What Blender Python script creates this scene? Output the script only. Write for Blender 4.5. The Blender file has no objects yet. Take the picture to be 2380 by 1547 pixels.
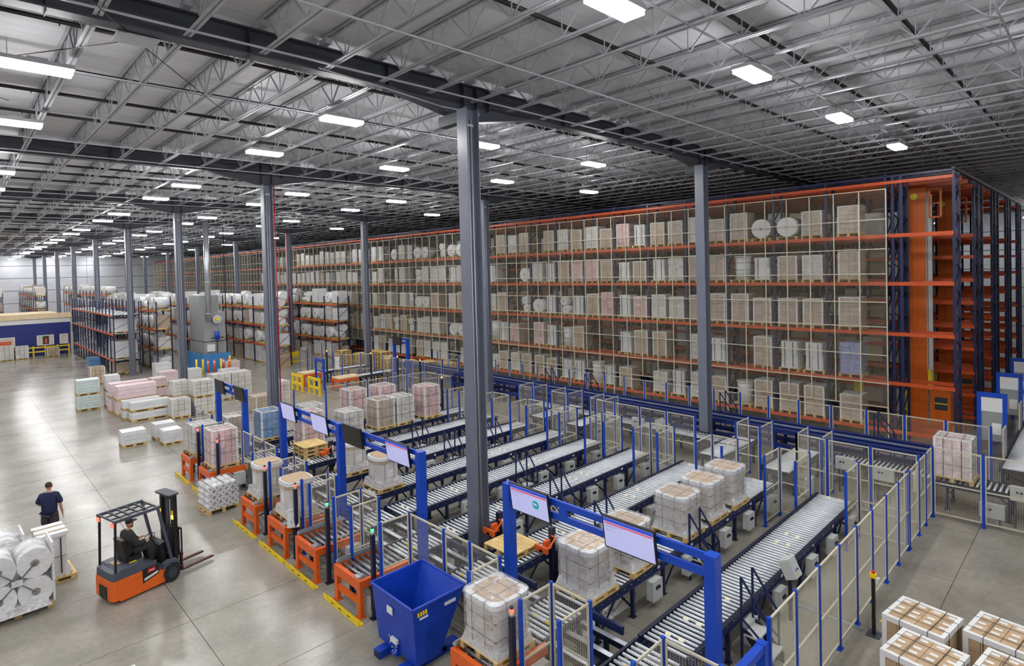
# Warehouse hall with roller-conveyor lanes, a tall automated rack and open storage floor.
import bpy, math, random
from mathutils import Vector, Matrix
RN = random.Random(11)
sc = bpy.context.scene
COL = sc.collection

# ------------------------------------------------------------------ camera, world, exposure
cd = bpy.data.cameras.new('camera'); cam = bpy.data.objects.new('camera', cd); COL.objects.link(cam)
cd.sensor_width = 36.0; cd.lens = 36.0 * 1351.4 / 2380.0
cd.shift_x = (1190.0 - 1149.0) / 2380.0; cd.shift_y = -(773.5 - 658.3) / 2380.0
cd.clip_start = 0.1; cd.clip_end = 400
YAW, PIT, ROL = 0.8174, -0.0212, -0.0264
fw = Vector((math.cos(YAW)*math.cos(PIT), math.sin(YAW)*math.cos(PIT), math.sin(PIT)))
rt = Vector((math.sin(YAW), -math.cos(YAW), 0)); up = rt.cross(fw)
r2 = rt*math.cos(ROL) + up*math.sin(ROL); u2 = up*math.cos(ROL) - rt*math.sin(ROL)
mw = Matrix((r2, u2, -fw)).transposed().to_4x4(); mw.translation = (-10.754, -12.378, 7.748)
cam.matrix_world = mw; sc.camera = cam
wd = bpy.data.worlds.new('world'); sc.world = wd; wd.use_nodes = True
wd.node_tree.nodes['Background'].inputs[0].default_value = (0.8, 0.85, 1, 1)
wd.node_tree.nodes['Background'].inputs[1].default_value = 0.05
vs = sc.view_settings; vs.view_transform = 'Standard'; vs.look = 'None'; vs.gamma = 1.0; vs.use_curve_mapping = False
vs.exposure = 0.0
EMIT = 96.0              # radiance of the high-bay lamp lenses
sc.cycles.max_bounces = 3; sc.cycles.diffuse_bounces = 2; sc.cycles.glossy_bounces = 2; sc.cycles.transparent_max_bounces = 6; sc.cycles.use_adaptive_sampling = True; sc.cycles.adaptive_min_samples = 16; sc.cycles.adaptive_threshold = .1
sc.cycles.caustics_reflective = False; sc.cycles.caustics_refractive = False; sc.cycles.sample_clamp_indirect = 6.0

# ------------------------------------------------------------------ helpers
def lin(c): return tuple(((v/255)/12.92 if v/255 <= .04045 else ((v/255+.055)/1.055)**2.4) for v in c)
MATS = {}
def mat(name, rgb, rough=.5, metal=0., var=.0, scale=6., bump=0., emit=0., rnd=0., alpha=1., spec=.5, sx=(1,1,1), coat=0.):
    if name in MATS: return MATS[name]
    m = bpy.data.materials.new(name); m.use_nodes = True; nt = m.node_tree; N = nt.nodes; L = nt.links
    b = N['Principled BSDF']; c = lin(rgb) + (1,)
    b.inputs['Base Color'].default_value = c; b.inputs['Roughness'].default_value = rough; b.inputs['Metallic'].default_value = metal
    b.inputs['Specular IOR Level'].default_value = spec
    if coat: b.inputs['Coat Weight'].default_value = coat; b.inputs['Coat Roughness'].default_value = .12
    if alpha < 1: b.inputs['Alpha'].default_value = alpha
    if emit: b.inputs['Emission Color'].default_value = c; b.inputs['Emission Strength'].default_value = emit
    last = None
    if var or bump:
        g = N.new('ShaderNodeNewGeometry'); mp = N.new('ShaderNodeMapping'); mp.inputs['Scale'].default_value = sx
        L.new(g.outputs['Position'], mp.inputs[0])
        n = N.new('ShaderNodeTexNoise'); n.inputs['Scale'].default_value = scale; n.inputs['Detail'].default_value = 4
        L.new(mp.outputs[0], n.inputs['Vector'])
        if bump:
            bp = N.new('ShaderNodeBump'); bp.inputs['Strength'].default_value = bump; bp.inputs['Distance'].default_value = .03
            L.new(n.outputs[0], bp.inputs['Height']); L.new(bp.outputs[0], b.inputs['Normal'])
        if var:
            r = N.new('ShaderNodeMapRange'); r.inputs['From Min'].default_value = .3; r.inputs['From Max'].default_value = .7
            r.inputs['To Min'].default_value = 1-var; r.inputs['To Max'].default_value = 1+var; L.new(n.outputs[0], r.inputs[0]); last = r.outputs[0]
    if rnd:
        o = N.new('ShaderNodeObjectInfo'); r = N.new('ShaderNodeMapRange'); r.inputs['To Min'].default_value = 1-rnd; r.inputs['To Max'].default_value = 1+rnd
        L.new(o.outputs['Random'], r.inputs[0])
        if last is None: last = r.outputs[0]
        else:
            mm = N.new('ShaderNodeMath'); mm.operation = 'MULTIPLY'; L.new(last, mm.inputs[0]); L.new(r.outputs[0], mm.inputs[1]); last = mm.outputs[0]
    if last is not None:
        h = N.new('ShaderNodeHueSaturation'); h.inputs['Color'].default_value = c; L.new(last, h.inputs['Value']); L.new(h.outputs[0], b.inputs['Base Color'])
    MATS[name] = m; return m

class MB:
    """collects boxes, bars and prisms and links them as one mesh"""
    def __init__(s): s.v = []; s.f = []; s.m = []; s.mats = []; s.sm = []
    def mi(s, m):
        if m not in s.mats: s.mats.append(m)
        return s.mats.index(m)
    def face(s, vs_, m, smooth=False): s.f.append(vs_); s.m.append(s.mi(m)); s.sm.append(smooth)
    def box(s, x0, y0, z0, x1, y1, z1, m):
        i = len(s.v); s.v += [(x0,y0,z0),(x1,y0,z0),(x1,y1,z0),(x0,y1,z0),(x0,y0,z1),(x1,y0,z1),(x1,y1,z1),(x0,y1,z1)]
        for q in ((0,3,2,1),(4,5,6,7),(0,1,5,4),(1,2,6,5),(2,3,7,6),(3,0,4,7)): s.face([i+k for k in q], m)
        return s
    def cbox(s, c, d, m): return s.box(c[0]-d[0]/2, c[1]-d[1]/2, c[2]-d[2]/2, c[0]+d[0]/2, c[1]+d[1]/2, c[2]+d[2]/2, m)
    def bar(s, a, b, w, m, h=None, n=4, caps=True, smooth=False):
        a = Vector(a); b = Vector(b); d = (b-a).normalized(); ref = Vector((0,0,1)) if abs(d.z) < .99 else Vector((1,0,0))
        u = d.cross(ref).normalized(); v = u.cross(d); h = h or w; i = len(s.v)
        for p in (a, b):
            for k in range(n):
                t = 2*math.pi*(k+.5)/n; f = .7071 if n == 4 else .5
                s.v.append(tuple(p + u*(math.cos(t)*w*f) + v*(math.sin(t)*h*f)))
        for k in range(n): s.face([i+k, i+(k+1)%n, i+n+(k+1)%n, i+n+k], m, smooth)
        if caps: s.face([i+k for k in range(n)][::-1], m); s.face([i+n+k for k in range(n)], m)
        return s
    def cyl(s, a, b, r, m, n=12, r1=None, caps=True, mcap=None):
        a = Vector(a); b = Vector(b); d = (b-a).normalized(); ref = Vector((0,0,1)) if abs(d.z) < .99 else Vector((1,0,0))
        u = d.cross(ref).normalized(); v = u.cross(d); i = len(s.v); r1 = r if r1 is None else r1
        for p, rr in ((a, r), (b, r1)):
            for k in range(n):
                t = 2*math.pi*k/n; s.v.append(tuple(p + u*(math.cos(t)*rr) + v*(math.sin(t)*rr)))
        for k in range(n): s.face([i+k, i+(k+1)%n, i+n+(k+1)%n, i+n+k], m, True)
        if caps: s.face([i+k for k in range(n)][::-1], mcap or m); s.face([i+n+k for k in range(n)], mcap or m)
        return s
    def prism(s, pts, z0, z1, m, mtop=None, k=1.0, smooth=False):
        """closed outline pts (x,y) raised from z0 to z1, the top scaled by k"""
        n = len(pts); i = len(s.v)
        s.v += [(x, y, z0) for x, y in pts] + [(x*k, y*k, z1) for x, y in pts]
        for j in range(n): s.face([i+j, i+(j+1)%n, i+n+(j+1)%n, i+n+j], m, smooth)
        s.face([i+j for j in range(n)][::-1], m); s.face([i+n+j for j in range(n)], mtop or m)
        return s
    def profile(s, pts, axis, a, b, m):
        """closed outline extruded along an axis from a to b; pts are the two other coordinates in order"""
        n = len(pts); i = len(s.v)
        def P(t, p): return (t, p[0], p[1]) if axis == 'x' else (p[0], t, p[1])
        s.v += [P(a, p) for p in pts] + [P(b, p) for p in pts]
        for j in range(n): s.face([i+j, i+(j+1)%n, i+n+(j+1)%n, i+n+j], m)
        s.face([i+j for j in range(n)][::-1], m); s.face([i+n+j for j in range(n)], m)
        return s
    def loft(s, rings, m, cap=True):
        n = len(rings[0]); i = len(s.v)
        for rg in rings: s.v += [tuple(p) for p in rg]
        for a in range(len(rings)-1):
            for j in range(n): s.face([i+a*n+j, i+a*n+(j+1)%n, i+(a+1)*n+(j+1)%n, i+(a+1)*n+j], m, True)
        if cap: s.face([i+j for j in range(n)][::-1], m); s.face([i+(len(rings)-1)*n+j for j in range(n)], m)
        return s
    def mesh(s, name):
        me = bpy.data.meshes.new(name); me.from_pydata(s.v, [], s.f)
        for m in s.mats: me.materials.append(m)
        me.polygons.foreach_set('material_index', s.m); me.polygons.foreach_set('use_smooth', s.sm); me.update()
        return me
CACHE = {}
def cached(key, fn):
    if key not in CACHE: CACHE[key] = fn()
    return CACHE[key]
def put(name, me, parent=None, loc=(0,0,0), rz=0., rot=None, scale=None):
    if isinstance(me, MB): me = me.mesh(name)
    o = bpy.data.objects.new(name, me); COL.objects.link(o); o.location = loc
    if rot is not None: o.rotation_euler = rot
    elif rz: o.rotation_euler = (0, 0, rz)
    if scale is not None: o.scale = scale
    if parent is not None: o.parent = parent
    return o
def tag(o, label=None, cat=None, group=None, kind=None):
    if label: o['label'] = label
    if cat: o['category'] = cat
    if group: o['group'] = group
    if kind: o['kind'] = kind
    return o
def thing(name, label, cat, loc=(0,0,0), rz=0., group=None):
    o = bpy.data.objects.new(name, None); COL.objects.link(o); o.location = loc; o.rotation_euler = (0, 0, rz); o.empty_display_size = .2
    return tag(o, label, cat, group)
def rrect(w, d, r, n=4):
    """rounded rectangle outline"""
    p = []
    for cx, cy, a0 in ((w/2-r, d/2-r, 0), (-w/2+r, d/2-r, 90), (-w/2+r, -d/2+r, 180), (w/2-r, -d/2+r, 270)):
        for k in range(n+1):
            a = math.radians(a0 + 90*k/n); p.append((cx + r*math.cos(a), cy + r*math.sin(a)))
    return p
ORD = ['zeroth','first','second','third','fourth','fifth','sixth','seventh','eighth','ninth','tenth','eleventh','twelfth','thirteenth','fourteenth','fifteenth','sixteenth','seventeenth','eighteenth','nineteenth','twentieth']
TENS = {20:'twenty',30:'thirty',40:'forty',50:'fifty',60:'sixty',70:'seventy',80:'eighty',90:'ninety'}
def ordn(n):
    if n <= 20: return ORD[n]
    t, u = n//10*10, n % 10
    return TENS[t][:-1]+'ieth' if u == 0 else TENS[t] + '-' + ORD[u]

# ------------------------------------------------------------------ materials
def floor_mat():
    m = bpy.data.materials.new('polished_concrete'); m.use_nodes = True; nt = m.node_tree; N = nt.nodes; L = nt.links; b = N['Principled BSDF']
    g = N.new('ShaderNodeNewGeometry')
    n1 = N.new('ShaderNodeTexNoise'); n1.inputs['Scale'].default_value = .55; n1.inputs['Detail'].default_value = 6; n1.inputs['Roughness'].default_value = .62
    n2 = N.new('ShaderNodeTexNoise'); n2.inputs['Scale'].default_value = 9; n2.inputs['Detail'].default_value = 5
    mp = N.new('ShaderNodeMapping'); mp.inputs['Scale'].default_value = (.8, 1.1, 1)
    n3 = N.new('ShaderNodeTexNoise'); n3.inputs['Scale'].default_value = 1.2; n3.inputs['Detail'].default_value = 4
    L.new(g.outputs[0], n1.inputs[0]); L.new(g.outputs[0], n2.inputs[0]); L.new(g.outputs[0], mp.inputs[0]); L.new(mp.outputs[0], n3.inputs[0])
    r = N.new('ShaderNodeValToRGB'); r.color_ramp.elements[0].position = .32; r.color_ramp.elements[1].position = .7
    r.color_ramp.elements[0].color = lin((127,123,113))+(1,); r.color_ramp.elements[1].color = lin((163,158,148))+(1,)
    L.new(n1.outputs[0], r.inputs[0])
    mx = N.new('ShaderNodeMix'); mx.data_type = 'RGBA'; mx.blend_type = 'OVERLAY'; mx.inputs[0].default_value = .18
    L.new(r.outputs[0], mx.inputs[6]); L.new(n2.outputs[0], mx.inputs[7])
    L.new(mx.outputs[2], b.inputs['Base Color'])
    rr = N.new('ShaderNodeMapRange'); rr.inputs['From Min'].default_value = .3; rr.inputs['From Max'].default_value = .7; rr.inputs['To Min'].default_value = .2; rr.inputs['To Max'].default_value = .25
    L.new(n3.outputs[0], rr.inputs[0]); L.new(rr.outputs[0], b.inputs['Roughness']); b.inputs['Specular IOR Level'].default_value = .6
    bp = N.new('ShaderNodeBump'); bp.inputs['Strength'].default_value = .02; bp.inputs['Distance'].default_value = .01; L.new(n3.outputs[0], bp.inputs['Height']); L.new(bp.outputs[0], b.inputs['Normal'])
    return m
FLOOR = floor_mat()
JOINT = mat('joint_filler', (88,84,76), .8)
DECK = mat('roof_insulation_sheet', (232,233,240), .55, var=.06, scale=1.2, bump=.5, sx=(.6,3.5,1))
GALV = mat('galvanised_joist_steel', (190,193,200), .45, .1, var=.08, scale=3)
GIRD = mat('grey_painted_girder', (72,75,86), .5, 0, var=.06, scale=2)
COLM = mat('grey_painted_column', (116,121,137), .34, 0, var=.05, scale=1.5)
PIPE = mat('black_sprinkler_pipe', (40,34,36), .5, .2)
BRACE = mat('rusty_brace_rod', (84,74,64), .6, .2)
WALLP = mat('white_wall_panel', (214,216,222), .5, 0, var=.05, scale=.6, sx=(1,1,4))
GIRT = mat('grey_wall_girt', (120,122,130), .5)
BLUEW = mat('navy_painted_wall', (30,44,118), .55, var=.06)
PLY = mat('plywood', (222,200,164), .6, var=.08, scale=3)
WHITE = mat('white_paint', (226,226,224), .45)
LAMPM = mat('lamp_diffuser', (255,255,255), .5, emit=EMIT)
LAMPB = mat('lamp_housing', (190,192,196), .4, .3)
TRACK = mat('blue_track_paint', (22,44,112), .4, 0, var=.06, scale=3)
NAVY = mat('navy_powder_coat', (24,36,78), .42, 0, var=.08, scale=4)
NAVYD = mat('dark_navy_powder_coat', (20,27,52), .45, 0, var=.08, scale=4)
BLUE = mat('bright_blue_powder_coat', (8,70,188), .38, 0, var=.05, scale=3)
BLUED = mat('dumpster_blue_paint', (14,62,176), .42, 0, var=.14, scale=5, bump=.05)
ROLL = mat('zinc_roller', (222,226,232), .32, .15, var=.06, scale=5)
STEEL = mat('bright_sheet_steel', (190,196,206), .28, .7, var=.05)
ORANGE = mat('orange_powder_coat', (226,98,30), .42, 0, var=.07, scale=4)
RORANGE = mat('rack_beam_orange', (206,84,36), .45, 0, var=.08, scale=3)
MORANGE = mat('crane_mast_orange', (222,106,24), .4, 0, var=.06, scale=1.5)
YEL = mat('safety_yellow', (246,212,18), .45, 0, var=.05)
BLACK = mat('black_plastic', (22,22,25), .45)
DGREY = mat('dark_grey_plastic', (58,62,72), .5)
BEIGE = mat('beige_fence_steel', (206,200,178), .45, 0)
BEIGEW = mat('beige_mesh_wire', (198,192,172), .5, 0)
GREYB = mat('light_grey_enclosure', (196,199,198), .42, 0, var=.03)
GREYC = mat('machine_grey', (158,162,164), .42, .2, var=.05, scale=1.5)
WOOD = mat('pallet_pine', (224,192,128), .65, var=.13, scale=5, rnd=.1, sx=(1,1,1))
WOODD = mat('pallet_pine_aged', (206,176,118), .7, var=.14, scale=5, rnd=.14)
CARD = mat('cardboard', (192,164,132), .7, var=.06, scale=5, rnd=.12)
CARDG = mat('cardboard_under_film', (188,168,146), .4, var=.08, scale=4, rnd=.12, coat=.5)
CARDF = mat('pale_carton_under_film', (200,194,190), .35, var=.07, scale=4, rnd=.05, coat=.5)
CARDW = mat('whitish_carton', (212,208,202), .38, var=.08, scale=4, rnd=.1, coat=.5)
CARDP = mat('pink_red_carton', (220,182,180), .4, var=.16, scale=6, rnd=.16, coat=.4)
CARDB = mat('blue_carton', (98,148,196), .4, var=.2, scale=6, rnd=.12, coat=.4)
CARDT = mat('pale_teal_foam', (206,222,220), .4, var=.08, rnd=.05)
CARDV = mat('lilac_bottles', (150,158,206), .35, var=.3, scale=7, rnd=.1)
EDGE = mat('white_edge_board', (230,230,230), .5)
FILMW = mat('white_wrapped_goods', (226,228,230), .3, var=.07, scale=3, bump=.35, rnd=.06, coat=.5)
FILMP = mat('pink_foam_roll_wrap', (230,206,210), .35, var=.07, scale=3, bump=.3, rnd=.05)
ROLLW = mat('white_film_roll', (228,229,230), .32, var=.05, scale=3, rnd=.07, coat=.4)
CORE = mat('grey_roll_core', (120,116,112), .7)
STRAP = mat('dark_strapping', (58,52,48), .5)
def film_mat(name, lo, hi, scale):
    m = bpy.data.materials.new(name); m.use_nodes = True; nt = m.node_tree; N = nt.nodes; L = nt.links; b = N['Principled BSDF']
    b.inputs['Base Color'].default_value = (.86, .86, .88, 1); b.inputs['Roughness'].default_value = .14; b.inputs['Specular IOR Level'].default_value = 1.0
    g = N.new('ShaderNodeNewGeometry'); n = N.new('ShaderNodeTexNoise'); n.inputs['Scale'].default_value = scale; n.inputs['Detail'].default_value = 3; n.inputs['Distortion'].default_value = 1.2
    mp = N.new('ShaderNodeMapping'); mp.inputs['Scale'].default_value = (1, 1, 2.2); L.new(g.outputs[0], mp.inputs[0]); L.new(mp.outputs[0], n.inputs[0])
    r = N.new('ShaderNodeMapRange'); r.inputs['From Min'].default_value = .4; r.inputs['From Max'].default_value = .72; r.inputs['To Min'].default_value = lo; r.inputs['To Max'].default_value = hi; L.new(n.outputs[0], r.inputs[0])
    bp = N.new('ShaderNodeBump'); bp.inputs['Strength'].default_value = .5; bp.inputs['Distance'].default_value = .02; L.new(n.outputs[0], bp.inputs['Height']); L.new(bp.outputs[0], b.inputs['Normal'])
    t = N.new('ShaderNodeBsdfTransparent'); mx = N.new('ShaderNodeMixShader'); L.new(r.outputs[0], mx.inputs[0]); L.new(t.outputs[0], mx.inputs[1]); L.new(b.outputs[0], mx.inputs[2]); L.new(mx.outputs[0], N['Material Output'].inputs[0])
    return m
FILM = film_mat('stretch_film', .03, .34, 5.); FILMH = film_mat('hazy_stretch_film', .12, .5, 6.); FILMS = film_mat('stretch_film_skirt', .45, .85, 7.)
SCREEN = mat('lit_screen', (176,178,222), .3, emit=.55)
SCREENB = mat('lit_screen_blue_bar', (42,74,196), .3, emit=.5)
SCREENR = mat('lit_screen_red_bar', (208,72,84), .3, emit=.5)
SCREENG = mat('lit_screen_teal_disc', (16,156,140), .3, emit=.5)
SCREENT = mat('lit_screen_grey_text', (128,128,160), .3, emit=.4)
SCREEND = mat('switched_off_screen', (40,38,36), .5, var=.1)
REDL = mat('red_lamp_lens', (255,60,44), .3, emit=6.)
GREL = mat('green_lamp_lens', (60,230,120), .3, emit=3.)
ORAL = mat('orange_lamp_lens', (255,150,60), .3, emit=5.)
DISC = mat('cream_disc', (232,224,200), .5)
RUBBER = mat('rubber', (34,34,36), .75)
SKIN = mat('skin', (196,148,118), .55)
SHIRT = mat('navy_shirt', (26,34,70), .8, var=.1, scale=20)
SHORTS = mat('charcoal_shorts', (52,50,58), .85, var=.1, scale=20)
HAIR = mat('brown_hair', (66,46,36), .8)
DARKC = mat('dark_grey_clothes', (46,44,46), .85, var=.08)
REDP = mat('red_print', (200,44,50), .5)
HAZB = mat('hazard_black', (24,22,20), .6)
# ------------------------------------------------------------------ the setting: floor, walls, ceiling
S, T = 14.2, 13.46
floor = tag(put('floor', MB().box(-34.3, -46.3, -.3, 78.3, 118.3, -.012, JOINT)), kind='structure')
gx, gy = 3.4, 2.92
fm = MB(); fm.box(.007, .007, -.012, gx-.007, gy-.007, 0, FLOOR); slab = fm.mesh('slab')
for i in range(-4, 7):
    for j in range(-4, 23): put('slab', slab, floor, (-7.0+gx*i, 1.96+gy*j, 0))
rest = MB()
xs0, xs1, ys0, ys1 = -7+gx*-4, -7+gx*7, 1.96+gy*-4, 1.96+gy*23
for a in ((-34, -46, xs0, 118), (xs1, -46, 78, 118), (xs0, -46, xs1, ys0), (xs0, ys1, xs1, 118)): rest.box(a[0]+.007, a[1]+.007, -.012, a[2]-.007, a[3]-.007, 0, FLOOR)
tag(put('slab_field', rest, floor), kind='stuff')
def wall(name, ax, at, a, b, out):
    m = MB()
    if ax == 'y': m.box(a, at, 0, b, at+.3*out, 13.3, GIRT)
    else: m.box(at, a, 0, at+.3*out, b, 13.3, GIRT)
    w = tag(put(name, m), kind='structure'); n = max(1, int((b-a)/12.5)); L = (b-a)/n; z = 0
    k = cached(('wp', ax, round(L, 2), out), lambda: (MB().box(.03, -.06*out, .04, L-.03, 0, 2.1, WALLP) if ax == 'y' else MB().box(-.06*out, .03, .04, 0, L-.03, 2.1, WALLP)).mesh('wall_panel'))
    for r in range(6):
        for c in range(n): put('wall_panel', k, w, ((a+c*L, at, r*2.16) if ax == 'y' else (at, a+c*L, r*2.16)))
    return w
wall('wall_far', 'y', 118, -34, 78, 1); wall('wall_near', 'y', -46, -34, 78, -1)
wall('wall_left', 'x', -34, -46, 118, -1); wall('wall_right', 'x', 78, -46, 118, 1)

ceil = tag(put('ceiling', MB().box(-34.3, -46.3, 13.12, 78.3, 118.3, 13.3, DECK)), kind='structure')
# open-web joists along Y between the girders
JL = S-.35
def joist_chords():
    m = MB()
    for z, w in ((12.40, .055), (13.06, .06)):
        for s in (-1, 1): m.box(s*.018 if s > 0 else -.018-w, .2, z, s*.018+w if s > 0 else -.018, JL-.02, z+.012, GALV); m.box(s*.018-.006, .2, z, s*.018+.006, JL-.02, z+.06, GALV)
    m.box(-.07, 0, 12.93, .07, .35, 13.06, GALV); m.box(-.07, JL-.2, 12.93, .07, JL+.15, 13.06, GALV)
    return m
def joist_web():
    m = MB(); n = 11; p = (JL-.6)/n
    for k in range(n):
        y0 = .3+k*p; m.bar((0, y0, 13.07), (0, y0+p/2, 12.44), .026, GALV, caps=False); m.bar((0, y0+p/2, 12.44), (0, y0+p, 13.07), .026, GALV, caps=False)
        m.bar((0, y0+p/2, 12.44), (0, y0+p/2, 13.07), .018, GALV, caps=False)
    return m
jc = joist_chords().mesh('joist'); jw = joist_web().mesh('web')
JX0, JP = -2.94, 1.44
far_j = MB()
def add_far(m, src, dx, dy):
    i = len(m.v); m.v += [(x+dx, y+dy, z) for x, y, z in src.v]
    for f in src.f: m.face([q+i for q in f], GALV)
fc_, fwb = joist_chords(), joist_web()
for k in range(-2, 8):
    for i in range(-20, 44):
        x = JX0+JP*i; y = k*S+.15
        if (k in (-1, 0, 1, 2) and -8 <= i <= 36) or (k in (3, 4) and -8 <= i <= 18):
            j = put('joist', jc, ceil, (x, y, 0)); put('web', jw, j)
        elif i > -14 and k >= 3 and i < 26: add_far(far_j, fc_, x, y); add_far(far_j, fwb, x, y)
tag(put('distant_joists', far_j, ceil), kind='stuff')
# girders along X with haunches at the columns
def girder():
    m = MB(); x0, x1 = -34, 78; zt = 12.93
    m.box(x0, -.16, zt-.03, x1, .16, zt, GIRD)
    cols = [-T*2, -T, 0, T, 2*T, 3*T, 4*T, 5*T]; prof = [(x0, 12.36)]
    for c in cols: prof += [(c-2.6, 12.36), (c-.32, 11.95), (c+.32, 11.95), (c+2.6, 12.36)]
    prof.append((x1, 12.36))
    for (xa, za), (xb, zb) in zip(prof, prof[1:]):
        i = len(m.v)
        for y in (-.012, .012): m.v += [(xa, y, za), (xb, y, zb), (xb, y, zt-.03), (xa, y, zt-.03)]
        m.face([i, i+1, i+2, i+3], GIRD); m.face([i+7, i+6, i+5, i+4], GIRD)
        i = len(m.v)
        for dz in (0, .035):
            for y in (-.16, .16): m.v += [(xa, y, za+dz), (xb, y, zb+dz)]
        m.face([i, i+1, i+3, i+2], GIRD); m.face([i+4, i+6, i+7, i+5], GIRD); m.face([i, i+4, i+5, i+1], GIRD); m.face([i+2, i+3, i+7, i+6], GIRD)
    x = x0+1
    while x < x1: m.box(x-.006, -.15, 12.3, x+.006, .15, zt, GIRD); x += 3.37
    for c in cols:
        for d in (-.24, .24): m.box(c+d-.008, -.15, 11.95, c+d+.008, .15, zt, GIRD)
    return m.mesh('girder')
gm = girder()
for k in range(-3, 9): put('girder', gm, ceil, (0, k*S, 0))
# sprinkler pipes, bridging angles, brace rods
pipe = MB(); pipe.cyl((-33, 0, 0), (77, 0, 0), .048, PIPE, 8)
for i in range(30): pipe.cyl((-30+3.5*i, 0, -.09), (-30+3.5*i, 0, 0), .012, PIPE, 6)
pm = pipe.mesh('sprinkler_pipe')
brg = MB(); brg.box(-33, -.02, 0, 77, .02, .008, GALV); brg.box(-33, -.004, 0, 77, .004, .04, GALV); bm_ = brg.mesh('bridging_angle')
for k in range(-1, 8):
    for d in (1.75, 4.87, 7.2, 9.75): put('sprinkler_pipe', pm, ceil, (0, k*S+d, 12.86))
    for d in (3.3, 7.4, 11.2, 13.6): put('bridging_angle', bm_, ceil, (0, k*S+d, 12.365))
for a, b in (((-8.0, .4, 12.34), (-5.2, 4.2, 12.34)), ((-8.0, .4, 12.34), (-11.5, 5.5, 12.34)), ((-8.0, .4, 12.34), (-10.4, -3.2, 12.34)), ((-5.2, 4.2, 12.34), (-1.2, 9.5, 12.34)), ((-9.5, 6.6, 12.34), (-13, 3, 12.34))):
    put('brace_rod', MB().bar(a, b, .022, BRACE, n=6), ceil)
put('brace_plate', MB().box(-8.35, .1, 12.3, -7.65, .62, 12.34, GALV), ceil)
cm = MB(); pts = [(-4.6, -.3, 12.36), (-2.6, -.32, 12.22), (-1.2, -.32, 12.1), (.15, -.32, 12.12), (.1, -.31, 12.0), (-.05, -.3, 11.9)]
for a, b in zip(pts, pts[1:]): cm.cyl(a, b, .018, GALV, 6)
put('conduit', cm, ceil)

# ------------------------------------------------------------------ steel columns
def column_parts():
    f = MB().box(-.012, -.19, 0, .012, .19, 11.95, COLM).mesh('flange'); w = MB().box(-.2, -.008, 0, .2, .008, 11.95, COLM).mesh('web')
    b = MB().box(-.3, -.28, 0, .3, .28, .03, COLM); 
    for sx in (-.24, .24):
        for sy in (-.22, .22): b.cyl((sx, sy, .03), (sx, sy, .07), .018, GALV, 6)
    c = MB()
    for x in (-.05, .06): c.cyl((x, -.05, .3), (x, -.05, 11.7), .018, GALV, 8)
    c.box(-.1, -.075, 11.5, .12, -.03, 11.56, GALV)
    return f, w, b.mesh('base_plate'), c.mesh('conduit')
cf, cw, cb, cc = column_parts()
ylg = MB()
for a in ((-.5,-.5,.5,-.36),(-.5,.36,.5,.5),(-.5,-.36,-.36,.36),(.36,-.36,.5,.36)): ylg.box(a[0], a[1], 0, a[2], a[3], .42, YEL)
ygm = ylg.mesh('yellow_guard')
for row, x in (('open floor', 0), ('rack-side', T)):
    for k in range(0, 9):
        lab = f'grey steel H-column in the {row} row, {ordn(k+1)} one back from the camera'
        lam = .926 if (x == 0 and k == 0) else .958 if (x == T and k < 2) else 1.   # these stand a little off the girder, between the conveyors
        cx_, cy_ = -10.754+lam*(x+10.754), -12.378+lam*(k*S+12.378)
        t = thing('steel_column', lab, 'column', (cx_, cy_, 0), group='building columns')
        if lam < 1: put('bracket_beam', MB().box(-.12, 0, 11.66, .12, k*S-cy_+.15, 11.94, GIRD), t)
        put('flange', cf, t, (-.2, 0, 0)); put('flange', cf, t, (.2, 0, 0)); put('web', cw, t); put('base_plate', cb, t)
        if k < 5: put('conduit', cc, t)
        if (x, k) in ((0, 2), (T, 3)): put('yellow_guard', ygm, t)

# ------------------------------------------------------------------ high-bay lamps
hb = MB(); hb.box(-.58, -.21, 11.98, .58, .21, 12.06, LAMPB);
hb.box(-.16, -.1, 12.06, .16, .1, 12.13, LAMPB)
hbm = hb.mesh('housing'); 
def lens():
    m = MB(); m.box(-.555, -.195, 11.9, .555, .195, 11.978, LAMPM); m.f.pop(1); m.m.pop(1); m.sm.pop(1)   # open at the top; deep glowing sides added to brighten the ceiling
    return m.mesh('diffuser')
dfm = lens()
hg = MB()
for s in (-.45, .45): hg.bar((s, 0, 12.06), (s, 0, 12.42), .012, LAMPB, caps=False)
hgm = hg.mesh('hanger')
rows = []
for k in range(-3, 9): rows += [k*S+2.0, k*S+7.3]
rows = [y for y in rows if -40 < y < 117]  # upper limit takes in an added last row that brightens the far wall
LX = [-27.5, -21.5, -15.5, -9.35, -2.8, 2.4, 8.4, 15.0]
for r, y in enumerate(rows):
    for c, x in enumerate(LX):
        if (y > 45 and x < -16) or x < -22 and y > 20 or y < -30: continue
        if x == 15.0 and r % 2 == 1: continue
        near = r - 4
        lab = f'white LED ceiling lamp, {ordn(r+1)} row toward the far wall, {ordn(len(LX)-c)} left of the rack'
        t = thing('high_bay_lamp', lab, 'lamp', (x, y, 0), group='ceiling lamps')
        put('housing', hbm, t); put('diffuser', dfm, t); put('hanger', hgm, t)
for i, (x, y) in enumerate(((36, -14), (36, -24), (50, -13), (50, -24), (62, -13), (62, -24), (73, -6), (73, -12), (73, -18), (73, 2))):  # lamps added beyond the racks to brighten the right wall
    t = thing('high_bay_lamp', f'added fill lamp beyond the rack aisles, {ordn(i+1)} one toward the right wall', 'lamp', (x, y, 0), group='ceiling lamps')
    put('housing', hbm, t); put('diffuser', dfm, t); put('hanger', hgm, t)

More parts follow.
